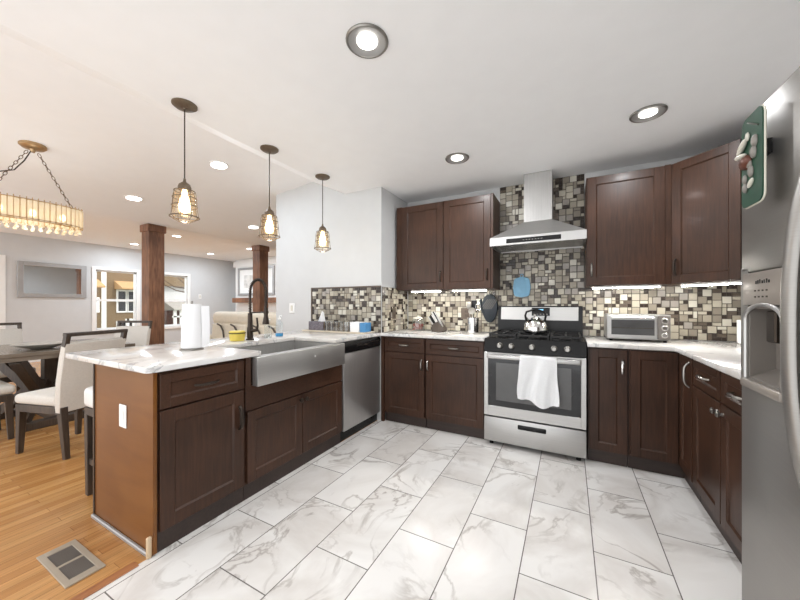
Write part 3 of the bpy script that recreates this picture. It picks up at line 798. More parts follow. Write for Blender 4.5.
# ceramic plaque on the freezer door
PX = .452
c = thing('wall_plaque', (PX, 1.235, 1.48), 'green ceramic plaque with raised kitchen motif hung on the fridge', 'plaque')
def rrect(y0, y1, z0, z1, r):
    return arc(y1 - r, z1 - r, r, 0, 90) + arc(y0 + r, z1 - r, r, 90, 180) + arc(y0 + r, z0 + r, r, 180, 270) + arc(y1 - r, z0 + r, r, 270, 360)
MB().prism(rrect(1.186, 1.306, 1.483, 1.742, .024), PX, PX + .005, 'yzx', .002).build('rim', M['ivory'], c)
MB().prism(rrect(1.189, 1.303, 1.486, 1.739, .022), PX - .003, PX + .002, 'yzx').build('panel', M['green'], c)
MB().box(PX + .005, FXF - .001, 1.235, 1.275, 1.62, 1.66).build('magnet', M['black'], c)
b = MB(); b.ball((PX - .006, 1.268, 1.612), .027, (.5, 1, .75)); b.build('bowl', M['copper'], c)
b = MB(); b.ball((PX - .010, 1.282, 1.662), .030, (.25, 1.0, .26), R=Matrix.Rotation(-.55, 4, 'X')); b.ball((PX - .012, 1.284, 1.636), .030, (.3, 1.0, .24), R=Matrix.Rotation(.15, 4, 'X')); b.ball((PX - .006, 1.26, 1.682), .009, (.5, .8, 1.4)); b.build('leaf_relief', M['ivory'], c)
b = MB()
for y_, z_, r_ in ((1.222, 1.655, .015), (1.228, 1.626, .015), (1.243, 1.578, .014), (1.277, 1.566, .012), (1.276, 1.541, .012), (1.25, 1.60, .012)): b.ball((PX - .005, y_, z_), r_, (.5, .85, 1.15), 12)
b.build('garlic_relief', M['greyg'], c)
b = MB(); b.ball((PX - .006, 1.243, 1.546), .017, (.3, 1, .45), R=Matrix.Rotation(-.6, 4, 'X')); b.build('mushroom_relief', M['ivory'], c)
b = MB(); b.tube([(PX - .005, 1.262, 1.722), (PX - .007, 1.235, 1.708), (PX - .005, 1.205, 1.69)], .002, 6); b.build('hanger_wire', M['nickel'], c)

# ------------------------------------------------------------------ small things on the worktops
CT = .916
# toaster oven
tx0, tx1, ty = .273, .682, 3.10
c = thing('toaster_oven', (.478, 3.2, CT), 'silver toaster oven with three round dials', 'toaster oven')
b = MB(); b.box(tx0, tx1, ty, 3.36, CT + .016, CT + .212, .008, 2); b.build('body', M['steelh'], c)
b = MB(); b.box(tx0 + .006, tx1 - .085, ty - .014, ty, CT + .026, CT + .204, .003); dd = b.build('door', M['steelh'], c)
MB().box(tx0 + .028, tx1 - .102, ty - .0155, ty - .013, CT + .052, CT + .172).build('window', M['oglass'], dd)
MB().box(tx0 + .028, tx1 - .11, ty - .0165, ty - .0145, CT + .105, CT + .109).build('rack_line', M['bronze'], dd)
b = MB(); b.tube([(tx0 + .03, ty - .014, CT + .192), (tx0 + .03, ty - .04, CT + .190), (tx1 - .11, ty - .04, CT + .190), (tx1 - .11, ty - .014, CT + .192)], .006, 8); b.build('handle', M['chrome'], dd)
b = MB(); b.box(tx1 - .08, tx1 - .004, ty - .008, ty, CT + .022, CT + .206, .003); pn = b.build('control_panel', M['plastic_grey'], c)
for k in range(3):
    b = MB(); b.lathe([(.022, 0), (.020, .016), (.016, .019), (.001, .019)], (tx1 - .042, ty - .008, CT + .058 + k * .055), 16, Matrix.Rotation(PI / 2, 4, 'X')); b.build('dial', M['chrome'], pn)
for x in (tx0 + .03, tx1 - .03):
    for y_ in (ty + .03, 3.33): MB().cyl((x, y_, CT), (x, y_, CT + .018), .012).build('foot', M['black'], c)

# candy jar
jx, jy = -1.50, 3.27
c = thing('candy_jar', (jx, jy, CT), 'clear glass jar of red wrapped sweets on the corner worktop', 'jar')
b = MB(); b.lathe([(.07, 0), (.076, .01), (.076, .095), (.058, .125), (.052, .135), (.050, .135), (.056, .124), (.072, .095), (.072, .012), (.001, .008)], (jx, jy, CT), 24, cap=False); b.build('glass', M['clear'], c)
b = MB()
for k in range(40):
    a = random.random() * 6.28; r_ = .055 * math.sqrt(random.random()); b.ball((jx + r_ * math.cos(a), jy + r_ * math.sin(a), CT + .022 + (k // 11) * .016), .013, (1, 1, .8), 8)
sw = b.build('sweets', M['red'], c); sw['kind'] = 'stuff'
b = MB(); b.lathe([(.05, .135), (.054, .141), (.03, .152), (.012, .156), (.014, .166), (.008, .174), (.001, .175)], (jx, jy, CT), 20); b.build('lid', M['ivory'], c)

# knife block
c = thing('knife_block', (-1.245, 3.26, CT), 'dark knife block full of steel handled knives', 'knife block')
KX = -1.245
b = MB(); b.prism([(KX - .065, CT), (KX + .065, CT), (KX + .075, CT + .025), (KX + .005, CT + .115), (KX - .07, CT + .07)], 3.2, 3.32, 'xzy', .004); b.build('block', M['dark_wood'], c)
for i in range(3):
    for j in range(3):
        bx, bz = KX - .058 + i * .026, CT + .078 + i * .015; yy = 3.218 + j * .040
        hl = (.055, .085) if i < 2 else (.065, .105)
        b = MB(); b.bar((bx, yy, bz), (bx - hl[0], yy, bz + hl[1]), .013, .016, .003, (0, 1, 0)); b.build('knife', M['black'] if (i + j) % 2 else M['steel'], c)
for i in range(2):
    b = MB(); b.bar((KX + .03 + i * .022, 3.23, CT + .085 - i * .03), (KX - .02 + i * .02, 3.225, CT + .185 - i * .02), .013, .018, .003, (0, 1, 0)); b.build('knife', M['steel'], c)

# utensil crock
ux, uy = -.872, 3.24
c = thing('utensil_crock', (ux, uy, CT), 'ribbed steel crock holding cooking utensils left of the range', 'crock')
b = MB(); b.lathe([(.058, 0), (.061, .004), (.061, .158), (.058, .16), (.056, .158), (.056, .008), (.001, .006)], (ux, uy, CT), 28, cap=False); b.build('crock', M['chrome'], c)
def utensil(name, label, lean, head, m):
    x1, y1 = ux + lean[0], uy + lean[1]; zt = CT + lean[2]
    t = thing(name, (ux, uy, CT + .01), label, name.replace('_', ' '), 'utensils in the steel crock')
    MB().tube([(ux + lean[0] * .2, uy + lean[1] * .2, CT + .012), (x1, y1, zt)], .005, 8).build('shaft', m, t)
    b = MB()
    if head == 'spoon': b.ball((x1, y1, zt + .03), .034, (.75, .3, 1.1))
    elif head == 'turner': b.box(x1 - .03, x1 + .03, y1 - .003, y1 + .003, zt - .005, zt + .085, .002)
    elif head == 'ladle': b.lathe([(.001, -.024), (.022, -.018), (.034, .0), (.036, .012), (.032, .0), (.02, -.016), (.001, -.02)], (x1, y1 - .02, zt + .01), 16, Matrix.Rotation(1.2, 4, 'X'), cap=False)
    elif head == 'whisk':
        for k in range(4):
            a = k * PI / 4
            b.tube([(x1 + .026 * math.sin(q) * math.cos(a), y1 + .026 * math.sin(q) * math.sin(a), zt + .04 - .045 * math.cos(q)) for q in [PI * 2 * s / 16 for s in range(16)]], .0014, 5, closed=True)
    b.build('head', m, t)
utensil('serving_spoon', 'steel serving spoon standing upright at the left in the crock', (-.04, .0, .25), 'spoon', M['nickel'])
utensil('turner', 'flat grey turner standing in the steel crock', (.005, -.03, .215), 'ladle', M['greyc'])
utensil('spatula', 'black flat spatula at the back of the steel crock', (.0, .048, .25), 'turner', M['black'])
utensil('whisk', 'wire whisk leaning right in the steel crock', (.045, .03, .23), 'whisk', M['chrome'])

# oven mitt, hanging on the wall
c = thing('oven_mitt', (-.735, 3.41, 1.06), 'slate grey quilted oven mitt hanging beside the range', 'oven mitt')
def outline(k, n): 
    a = 2 * PI * k / n; return a
pl = []
for k in range(28):
    a = 2 * PI * k / 28; pl.append((-.738 + .082 * math.cos(a) * (1 + .12 * math.sin(a)), 1.168 + .15 * math.sin(a)))
MB().prism(pl, 3.395, 3.435, 'xzy', .012, 2).build('hand', M['navy'], c)
b = MB(); b.tube([(-.80, 3.412, 1.12), (-.828, 3.41, 1.19), (-.832, 3.41, 1.245), (-.828, 3.41, 1.27)], [.03, .028, .025, .014], 10, flat=.6); b.build('thumb', M['navy'], c)
b = MB()
for k in range(6):
    s = -.05 + k * .02
    b.tube([(-.735 + s - .04, 3.393, 1.19 - .03), (-.735 + s + .03, 3.393, 1.19 + .075)], .0025, 5)
b.build('quilt_stitch', M['plastic_grey'], c)
b = MB(); b.tube([(-.735 + .012 * math.sin(q), 3.425, 1.335 + .014 * math.cos(q)) for q in [2 * PI * s / 12 for s in range(12)]], .003, 6, closed=True); b.build('loop', M['navy'], c)

# trivet on the wall above the range
c = thing('trivet', (-.405, 3.435, 1.24), 'pale blue trivet hanging on the mosaic above the range', 'trivet')
pl = []
for k in range(40):
    a = 2 * PI * k / 40; r_ = 1 / ((abs(math.cos(a)) ** 3.2 + abs(math.sin(a)) ** 3.2) ** (1 / 3.2)) * (1 + .025 * math.cos(8 * a))
    pl.append((-.425 + .082 * r_ * math.cos(a), 1.385 + .102 * r_ * math.sin(a)))
MB().prism(pl, 3.43, 3.444, 'xzy', .004, 2).build('pad', M['blue'], c)
b = MB(); b.tube([(-.425 + .014 * math.sin(q), 3.438, 1.50 + .016 * math.cos(q)) for q in [2 * PI * s / 12 for s in range(12)]], .004, 6, closed=True); b.build('loop', M['blue'], c)
b = MB(); b.lathe([(.008, 0), (.008, .012), (.013, .016), (.001, .02)], (-.535, 3.446, 1.42), 12, Matrix.Rotation(PI / 2, 4, 'X')); b.box(-.542, -.528, 3.43, 3.446, 1.37, 1.42)
tag(b.build('wall_hook', M['iron']), 'small dark hook on the mosaic left of the blue trivet', 'hook')

# cover plates
def cover_plate(T, w, h, label, m, m2, holes='switch', group=None, cat='outlet'):
    c = thing('wall_outlet' if cat == 'outlet' else 'light_switch', T.translation, label, cat, group)
    b = MB(T); b.box(-w / 2, w / 2, 0, .006, -h / 2, h / 2, .002); b.build('cover', m, c)
    b = MB(T)
    if holes == 'rocker': b.box(-.016, .016, .006, .010, -.033, .033, .001)
    else:
        for z in (-.022, .022): b.box(-.016, .016, .006, .008, z - .014, z + .014, .001)
    b.build('rocker' if holes == 'rocker' else 'socket', m2, c)
    return c
cover_plate(frame((-2.045, .794, .63), (1, 0, 0), (0, -1, 0)), .072, .118, 'white outlet on the glossy end panel of the peninsula', M['white'], M['white'], 'rocker')
cover_plate(frame((-3.01, 2.85, 1.165), (1, 0, 0), (0, -1, 0)), .09, .12, 'white switch plate on the wall left of the mosaic', M['white'], M['ivory'], 'rocker', cat='switch')
cover_plate(frame((XW + .012, 3.10, 1.11), (0, 1, 0), (1, 0, 0)), .075, .12, 'brown outlet on the mosaic of the inside corner', M['brownplate'], M['dark_wood'])
cover_plate(frame((-1.0, BY - .012, 1.11), (1, 0, 0), (0, -1, 0)), .12, .12, 'brown outlet on the mosaic between knife block and crock', M['brownplate'], M['dark_wood'])
cover_plate(frame((FX, 5.78, 1.46), (0, 1, 0), (1, 0, 0)), .09, .14, 'small white switch on the far wall right of the windows', M['white'], M['ivory'], 'rocker', cat='switch')

# white canister by the fridge
c = thing('canister', (1.12, 3.2, CT), 'white canister on the worktop, half hidden by the fridge edge', 'canister')
b = MB(); b.lathe([(.05, 0), (.052, .006), (.052, .15), (.05, .155), (.001, .155)], (1.172, 3.32, CT), 22); b.build('body', M['white'], c)
b = MB(); b.lathe([(.053, .155), (.053, .175), (.02, .18), (.012, .19), (.001, .195)], (1.172, 3.32, CT), 22); b.build('lid', M['white'], c)

# tray with a tissue box and boxes by the left mosaic
c = thing('serving_tray', (-2.2, 2.71, CT), 'beige rimmed tray on the worktop below the left mosaic', 'tray')
TA, TB, TC, TD = -2.60, -1.79, 2.60, 2.825
b = MB(); b.box(TA, TB, TC, TD, CT, CT + .010, .003); b.build('base', M['leather'], c)
b = MB()
for X0, X1, Y0, Y1 in ((TA, TB, TC, TC + .01), (TA, TB, TD - .01, TD), (TA, TA + .01, TC + .01, TD - .01), (TB - .01, TB, TC + .01, TD - .01)): b.box(X0, X1, Y0, Y1, CT + .010, CT + .016, .002)
b.build('rim', M['leather'], c)
TT = CT + .0105
c = thing('tissue_box', (-2.46, 2.73, TT), 'dark patterned tissue box with a white tissue at the tray end', 'tissue box')
b = MB(); b.box(-2.57, -2.36, 2.67, 2.79, TT, TT + .095, .003); b.build('box', M['lavender'], c)
def tis(u_, v_):
    return Vector((-2.43 + (.07 * (1 - v_) + .02) * (u_ - .5) + .02 * v_, 2.72 + .02 * math.sin(u_ * 8) * (1 - v_ * .5), TT + .094 + .12 * v_ * (1 - .25 * abs(u_ - .4))))
b = MB(); b.grid(tis, 10, 8, .003); b.build('tissue', M['paper'], c)
c = thing('glass_organizer', (-2.18, 2.73, TT), 'ribbed glass organizer box in the middle of the tray', 'organizer')
OX0, OX1, OY0, OY1 = -2.345, -2.015, 2.675, 2.79
b = MB()
for X0, X1, Y0, Y1 in ((OX0, OX1, OY0, OY0 + .005), (OX0, OX1, OY1 - .005, OY1), (OX0, OX0 + .005, OY0 + .005, OY1 - .005), (OX1 - .005, OX1, OY0 + .005, OY1 - .005)): b.box(X0, X1, Y0, Y1, TT, TT + .10)
b.box(OX0 + .005, OX1 - .005, OY0 + .005, OY1 - .005, TT, TT + .004); b.build('glass_box', M['clear'], c)
for k in range(11): MB().box(OX0 + k * .0324, OX0 + k * .0324 + .006, OY0 - .005, OY0, TT, TT + .10).build('rib', M['greyc'] if k % 2 else M['rust'], c)
b = MB(); b.box(OX0 + .008, -2.24, OY0 + .01, OY1 - .01, TT + .004, TT + .075); b.build('dark_contents', M['lavender'], c)
b = MB(); b.box(-2.22, OX1 - .02, OY0 + .01, OY1 - .01, TT + .004, TT + .06); b.build('tan_contents', M['rust'], c)
tag(MB().box(-2.0, -1.886, 2.67, 2.79, TT, TT + .10, .003).build('white_box', M['paper']), 'plain white box on the tray beside the glass organizer', 'box')
tag(MB().box(-1.880, -1.81, 2.675, 2.78, TT, TT + .095, .003).build('blue_box', M['sky_blue']), 'small blue box at the right end of the tray', 'box')

# faucet
fx, fy = -2.33, 1.753
c = thing('faucet', (fx, fy, CT), 'tall dark bronze spring faucet behind the sink', 'faucet')
b = MB(); b.lathe([(.032, 0), (.032, .008), (.024, .016), (.024, .10), (.020, .11), (.018, .22), (.001, .22)], (fx, fy, CT), 20); b.build('body', M['bronze'], c)
pts = [(fx, fy, CT + .20), (fx, fy, CT + .38)]
R_ = .095
for k in range(1, 16):
    a = PI - k / 15 * PI; pts.append((fx + R_ + R_ * math.cos(a), fy, CT + .40 + R_ * math.sin(a)))
pts += [(fx + 2 * R_, fy, CT + .32), (fx + 2 * R_, fy, CT + .27)]
b = MB(); b.tube(pts, .008, 10); b.build('hose', M['bronze'], c)
coil = []
L_ = 0; segs = [(Vector(a), Vector(q)) for a, q in zip(pts, pts[1:])]; tot = sum((q - a).length for a, q in segs)
turns, n_ = 46, 46 * 8
def along(s):
    d = s * tot
    for a, q in segs:
        l = (q - a).length
        if d <= l: return a + (q - a) * (d / l), (q - a).normalized()
        d -= l
    return segs[-1][1], (segs[-1][1] - segs[-1][0]).normalized()
for k in range(n_):
    p_, t_ = along(k / n_); s1 = Vector((0, 1, 0)); s2 = t_.cross(s1); a = k / 8 * 2 * PI
    coil.append(p_ + (s1 * math.cos(a) + s2 * math.sin(a)) * .0118)
b = MB(); b.tube(coil, .0024, 5); b.build('spring', M['bronze'], c)
b = MB(); b.lathe([(.014, .27), (.016, .25), (.016, .20), (.026, .15), (.026, .135), (.001, .135)], (fx + 2 * R_, fy, CT), 18); b.build('spray_head', M['bronze'], c)
b = MB(); b.tube([(fx + .015, fy, CT + .225), (fx + 2 * R_ - .012, fy, CT + .232)], .006, 8); b.lathe([(.02, .222), (.02, .24)], (fx + 2 * R_, fy, CT), 14); b.build('holder_arm', M['bronze'], c)
b = MB(); b.tube([(fx + .02, fy, CT + .075), (fx + .075, fy + .005, CT + .085)], .014, 10); b.tube([(fx + .07, fy + .005, CT + .082), (fx + .085, fy + .006, CT + .12), (fx + .075, fy + .006, CT + .185)], [.013, .008, .007], 8); b.build('lever', M['bronze'], c)

# yellow tub, soap bottles
c = thing('food_tub', (-2.36, 1.63, CT), 'yellow tub with dark rimmed lid on the worktop left of the faucet', 'tub')
b = MB(); b.lathe([(.05, 0), (.054, .004), (.060, .058), (.001, .058)], (-2.372, 1.667, CT), 26); b.build('body', M['yellow'], c)
b = MB(); b.lathe([(.061, .058), (.063, .062), (.063, .068), (.001, .068)], (-2.372, 1.667, CT), 26); b.build('rim', M['olive'], c)
b = MB(); b.lathe([(.060, .068), (.054, .080), (.001, .083)], (-2.372, 1.667, CT), 26); b.build('lid', M['yellow'], c)
def bottle(name, x, y_, h, r_, m, liquid, lq, label):
    c = thing(name, (x, y_, CT), label, 'bottle')
    b = MB(); b.lathe([(r_ * .9, 0), (r_, .006), (r_, h * .62), (r_ * .45, h * .72), (r_ * .4, h * .78), (.001, h * .78)], (x, y_, CT), 18); b.build('bottle', m, c)
    b = MB(); b.lathe([(r_ + .0006, .002), (r_ + .0006, lq), (.001, lq)], (x, y_, CT), 18); b.build('liquid', liquid, c)
    b = MB(); b.lathe([(r_ * .42, h * .78), (r_ * .42, h * .84), (.005, h * .85), (.005, h * .95), (.001, h * .95)], (x, y_, CT), 12); b.tube([(x, y_, CT + h * .94), (x + .03, y_ - .005, CT + h * .95), (x + .035, y_ - .005, CT + h * .92)], .005, 8); b.build('pump', M['white'], c)
bottle('soap_dispenser', -2.33, 1.93, .17, .03, M['clear'], M['clear'], .03, 'clear pump soap bottle just right of the faucet')
bottle('dish_soap_bottle', -2.36, 2.08, .20, .032, M['clear'], M['bluegreen'], .03, 'clear bottle with blue soap, second right of the faucet')

# paper towel roll
px_, py_ = -2.165, 1.20
c = thing('paper_towel_holder', (px_, py_, CT), 'white paper towel roll standing upright on the peninsula', 'paper towels')
b = MB(); b.lathe([(.066, 0), (.066, .008), (.06, .012), (.001, .012)], (px_, py_, CT), 28); b.cyl((px_, py_, CT + .01), (px_, py_, CT + .315), .007); b.build('stand', M['nickel'], c)
b = MB(); b.lathe([(.060, .014), (.053, .295), (.02, .295), (.02, .29)], (px_, py_, CT), 32); b.build('roll', M['paper'], c)
def sheet(u_, v_):
    a = math.radians(-20) + u_ * .25
    t_ = u_ * .05
    return Vector((px_ + .054 + t_ * .2 + .004 * math.sin(v_ * 4), py_ + .03 + t_ * .9, CT + .018 + .265 * v_))
b = MB(); b.grid(sheet, 8, 8, .003); b.build('loose_sheet', M['paper'], c)

# ------------------------------------------------------------------ floor register
c = thing('floor_register', (-2.06, .60, 0), 'beige metal floor register in the wood floor by the peninsula', 'vent')
vx0, vx1, vy0, vy1 = -2.235, -1.887, .532, .667
b = MB()
for X0, X1, Y0, Y1 in ((vx0, vx1, vy0, vy0 + .024), (vx0, vx1, vy1 - .024, vy1), (vx0, vx0 + .04, vy0 + .024, vy1 - .024), (vx1 - .04, vx1, vy0 + .024, vy1 - .024), (-2.068, -2.055, vy0 + .024, vy1 - .024)): b.box(X0, X1, Y0, Y1, 0.0005, .008, .001)
b.build('frame', mat('beige_metal', (178, 168, 152), .45, .3, .03), c)
b = MB(); b.box(vx0 + .04, vx1 - .04, vy0 + .024, vy1 - .024, .0004, .0015); b.build('duct', M['black'], c)
for a, q in ((vx0 + .04, -2.068), (-2.055, vx1 - .04)):
    b = MB(); n = 13
    for k in range(n):
        x = a + (k + .5) * (q - a) / n; b.box(x - .0022, x + .0022, vy0 + .024, vy1 - .024, .0015, .0065)
    b.build('louvers', M['plastic_grey'], c)

# ------------------------------------------------------------------ ceiling lamps
def lamp_data(name, typ, w, size=.1, col=(.97, .98, 1)):
    d = bpy.data.lights.new(name, typ); d.energy = w; d.color = col
    if typ == 'AREA': d.shape = 'DISK'; d.size = size
    else: d.shadow_soft_size = size
    return d
can_l = lamp_data('recessed_bulb', 'AREA', CAN_W, .11)
def recessed(x, y_, z, label, proto=[]):
    loc = (x, y_, z)
    if proto:
        return dup(proto[0], loc, 0, label, 'recessed lights over the kitchen')
    c = thing('recessed_light', loc, label, 'light', 'recessed lights over the kitchen')
    b = MB(); b.lathe([(.088, 0), (.099, -.002), (.099, -.006), (.094, -.011), (.087, -.010), (.085, -.001)], loc, 36, cap=False); b.build('trim_ring', M['nickel'], c)
    b = MB(); b.lathe([(.087, -.0085), (.050, -.002), (.048, -.0005)], loc, 36, cap=False); b.build('baffle', M['silverframe'], c)
    b = MB(); b.lathe([(.048, -.001), (.048, -.0045), (.03, -.008), (.001, -.009)], loc, 32); b.build('bulb_face', M['can'], c)
    l = bpy.data.objects.new('lamp', can_l); COL.objects.link(l); l.parent = c; l.location = (0, 0, -.014)
    proto.append(c); return c
recessed(-.833, 1.245, CZ, 'largest silver rimmed recessed light, at the top of the photo')
recessed(.447, 2.557, CZ, 'recessed ceiling light above the wall cabinet right of the hood')
recessed(-.83, 2.59, CZ, 'recessed ceiling light above the wall cabinet left of the hood')
far_l = lamp_data('slim_lamp', 'AREA', FAR_W, .12, (.76, .88, 1))
living_l = lamp_data('living_lamp', 'AREA', LIVING_W, .12, (.80, .90, 1))
def slim(x, y_, label, group, proto=[]):
    loc = (x, y_, DZ if x < -5.6 else dining_z(x))
    if proto:
        o = dup(proto[0], loc, 0, label, group)
        if x < -5.6:
            o.rotation_euler = (0, 0, 0)
            for ch_ in o.children:
                if ch_.type == 'LIGHT': ch_.data = living_l
        else: o.rotation_euler = (0, -math.atan(.0872), 0)
        return o
    c = thing('ceiling_downlight', loc, label, 'light', group)
    b = MB(); b.lathe([(.088, 0), (.088, -.006), (.074, -.008), (.074, -.002)], loc, 28, cap=False); b.build('trim_ring', M['white'], c)
    b = MB(); b.lathe([(.075, -.001), (.075, -.006), (.001, -.007)], loc, 28); b.build('diffuser', M['led'], c)
    l = bpy.data.objects.new('lamp', far_l); COL.objects.link(l); l.parent = c; l.location = (0, 0, -.012)
    c.rotation_euler = (0, -math.atan(.0872), 0)
    proto.append(c); return c
G1, G2 = 'slim lights over the dining area', 'slim lights over the living room'
slim(-3.12, 1.99, 'slim ceiling light between the first and second pendant lamps', G1)
slim(-4.61, 1.89, 'slim ceiling light right of the chandelier, above the near post', G1)
slim(-4.595, 3.52, 'slim ceiling light left of the second pendant shade', G1)
slim(-7.3, 3.74, 'slim ceiling light just right of the near wooden post top', G2)
slim(-9.15, 3.76, 'slim ceiling light above the left window', G2)
slim(-9.0, 5.5, 'slim ceiling light above the grey wall between the posts', G2)
slim(-7.29, 5.48, 'slim ceiling light touching the left side of the far post top', G2)

# ------------------------------------------------------------------ pendants
pend_l = lamp_data('pendant_bulb', 'POINT', PEND_W, .03, (1, .95, .87))
def pendant(y_, label, proto=[]):
    loc = (-2.09, y_, CZ)
    if proto: return dup(proto[0], loc, 0, label, 'cage pendants over the peninsula')
    c = thing('pendant_lamp', loc, label, 'pendant lamp', 'cage pendants over the peninsula')
    x, yy, z = loc
    MB().lathe([(.068, 0), (.068, -.008), (.055, -.018), (.012, -.024), (.008, -.032), (.001, -.032)], loc, 28).build('canopy', M['rust'], c)
    MB().cyl((x, yy, z - .03), (x, yy, z - .475), .0036, seg=8).build('cord', M['bronze'], c)
    MB().lathe([(.006, -.455), (.009, -.475), (.013, -.478), (.03, -.492), (.036, -.51), (.036, -.525), (.001, -.525)], loc, 20).build('socket_cap', M['rust'], c)
    prof = [(.036, -.522), (.054, -.532), (.061, -.55), (.065, -.60), (.069, -.65), (.077, -.692)]
    b = MB()
    for r_, zz, wv in ((.055, -.533, .003), (.063, -.575, .0024), (.067, -.625, .0024), (.077, -.692, .0042)):
        b.tube([(x + r_ * math.cos(q), yy + r_ * math.sin(q), z + zz) for q in [2 * PI * s / 28 for s in range(28)]], wv, 6, closed=True)
    for k in range(8):
        a = k * PI / 4; b.tube([(x + r_ * math.cos(a), yy + r_ * math.sin(a), z + zz) for r_, zz in prof], .0018, 5)
    for k in range(4):
        a = k * PI / 4
        b.tube([(x + .076 * q * math.cos(a), yy + .076 * q * math.sin(a), z - .692 - .034 * (1 - q * q)) for q in (-1, -.75, -.4, 0, .4, .75, 1)], .002, 5)
    b.build('cage', M['rust'], c)
    MB().lathe([(.046, -.532), (.055, -.55), (.059, -.60), (.062, -.65), (.064, -.684), (.062, -.684), (.060, -.65), (.057, -.60), (.053, -.55), (.044, -.534)], loc, 24, cap=False).build('glass_jar', M['amber'], c)
    MB().lathe([(.012, -.525), (.015, -.55), (.026, -.59), (.033, -.625), (.027, -.656), (.001, -.670)], loc, 18).build('bulb', M['bulb'], c)
    l = bpy.data.objects.new('lamp', pend_l); COL.objects.link(l); l.parent = c; l.location = (0, 0, -.74)
    proto.append(c); return c
pendant(1.116, 'nearest and largest cage pendant lamp over the peninsula')
pendant(1.745, 'middle one of three cage pendant lamps over the peninsula')
pendant(2.36, 'farthest cage pendant lamp, in front of the white wall')

# ------------------------------------------------------------------ chandelier
hx, hy = -3.97, .925
HZ = dining_z(hx)
OA, OB = .30, .15
c = thing('chandelier', (hx, hy, HZ), 'oval crystal chandelier hanging on chains over the dining table', 'chandelier')
MB().lathe([(.082, .006), (.082, -.012), (.065, -.028), (.02, -.035), (.012, -.06), (.001, -.06)], (hx, hy, HZ), 28).build('canopy', M['brass'], c)
def oval(k, n, a=OA, bw=OB):
    q = 2 * PI * k / n; e = .75
    return hx + bw * math.copysign(abs(math.cos(q)) ** e, math.cos(q)), hy + a * math.copysign(abs(math.sin(q)) ** e, math.sin(q))
ZR0, ZR1 = 2.05, 1.90
NB = 46
def even(n, a=OA, bw=OB):
    P = [Vector(oval(k, 400, a, bw)) for k in range(401)]; cum = [0]
    for p, q in zip(P, P[1:]): cum.append(cum[-1] + (q - p).length)
    out = []; i = 0
    for k in range(n):
        d = (k + .5) / n * cum[-1]
        while cum[i + 1] < d: i += 1
        t_ = (P[i + 1] - P[i]).normalized(); out.append((P[i], t_))
    return out
for z in (ZR0, ZR1):
    MB().tube([oval(k, 60) + (z,) for k in range(60)], .006, 6, closed=True).build('ring', M['brass'], c)
MB().tube([oval(k, 60, .25, .105) + (1.895,) for k in range(60)], .005, 6, closed=True).build('ring', M['brass'], c)
b = MB()
ev = even(NB)
for k in range(NB):
    p = (ev[k][0] + ev[(k + 1) % NB][0]) / 2
    b.tube([(p.x, p.y, ZR0 + .02), (p.x, p.y, ZR1 - .02)], .003, 5)
b.build('rod_frame', M['brass'], c)
for s in (-1, 1):
    MB().bar((hx, hy + s * .29, ZR0), (hx, hy, ZR0), .01, .006).build('cross_bar', M['brass'], c)
    b = MB(); n = 16
    P0, P1 = Vector((hx, hy + s * .03, HZ - .055)), Vector((hx, hy + s * .25, ZR0 + .005))
    for k in range(n):
        a0, a1 = P0.lerp(P1, k / n), P0.lerp(P1, (k + 1.25) / n); dd = (a1 - a0); m_ = (a0 + a1) / 2; t_ = dd.normalized()
        sd = Vector((1, 0, 0)) if k % 2 else t_.cross(Vector((1, 0, 0)))
        b.tube([m_ + t_ * math.cos(q) * dd.length / 2 + sd * math.sin(q) * .009 for q in [2 * PI * i / 10 for i in range(10)]], .0026, 5, closed=True)
    b.build('chain', M['rust'], c)
b = MB(); b.tube([(hx, hy - .01, HZ - .05), (hx + .01, hy - .05, HZ - .15), (hx - .01, hy - .10, HZ - .24), (hx + .03, hy - .24, HZ - .32), (hx + .02, hy - .29, HZ - .40), (hx, hy - .23, ZR0)], .004, 6); b.build('cable', M['bronze'], c)
mb = None
for k in range(NB):
    p, t_ = ev[k]
    if mb is None:
        o = MB().box(-.0145, .0145, -.005, .005, -.08, .08, .004).build('crystal_bar', M['crystal']); mb = o.data; o.parent = c
    else:
        o = bpy.data.objects.new('crystal_bar', mb); COL.objects.link(o); o.parent = c
    o.location = (p.x - hx, p.y - hy, 1.975 - HZ - .085 + .006 * (k % 2)); o.rotation_euler = (0, 0, math.atan2(t_.y, t_.x))
md = None
for n_, a_, b_ in ((30, .285, .135), (24, .24, .10)):
    for k, (p, t_) in enumerate(even(n_, a_, b_)):
        if md is None:
            o = MB().lathe([(.001, .05), (.004, .03), (.014, .012), (.010, .002), (.001, 0)], (0, 0, 0), 8).build('crystal_drop', M['crystal']); md = o.data; o.parent = c
        else:
            o = bpy.data.objects.new('crystal_drop', md); COL.objects.link(o); o.parent = c
        o.location = (p.x - hx, p.y - hy, 1.838 - HZ + .012 * (k % 2))
for s in (-.18, 0, .18):
    MB().ball((hx, hy + s, 1.975), .022, (1, 1, 1.4), 12).build('bulb', M['bulb'], c)
l = bpy.data.objects.new('lamp', lamp_data('chandelier_glow', 'POINT', CHAND_W, .12, (.82, .91, 1))); COL.objects.link(l); l.parent = c; l.location = (0, 0, 1.82 - HZ)

# ------------------------------------------------------------------ posts
def post(y_, label):
    c = thing('wooden_post', (-5.6, y_, 0), label, 'post', 'stained posts below the beam')
    s = .105
    MB().box(-5.6 - s, -5.6 + s, y_ - s, y_ + s, 0, 2.31, .004).build('shaft', M['post'], c)
    MB().box(-5.6 - s - .018, -5.6 + s + .018, y_ - s - .018, y_ + s + .018, 2.30, 2.408, .006).build('capital', M['post'], c)
    MB().box(-5.6 - s - .018, -5.6 + s + .018, y_ - s - .018, y_ + s + .018, 0.001, .14, .006).build('plinth', M['post'], c)
post(2.54, 'nearer brown wooden post, beside the windows')
post(4.455, 'farther brown wooden post, behind the faucet and sofa')

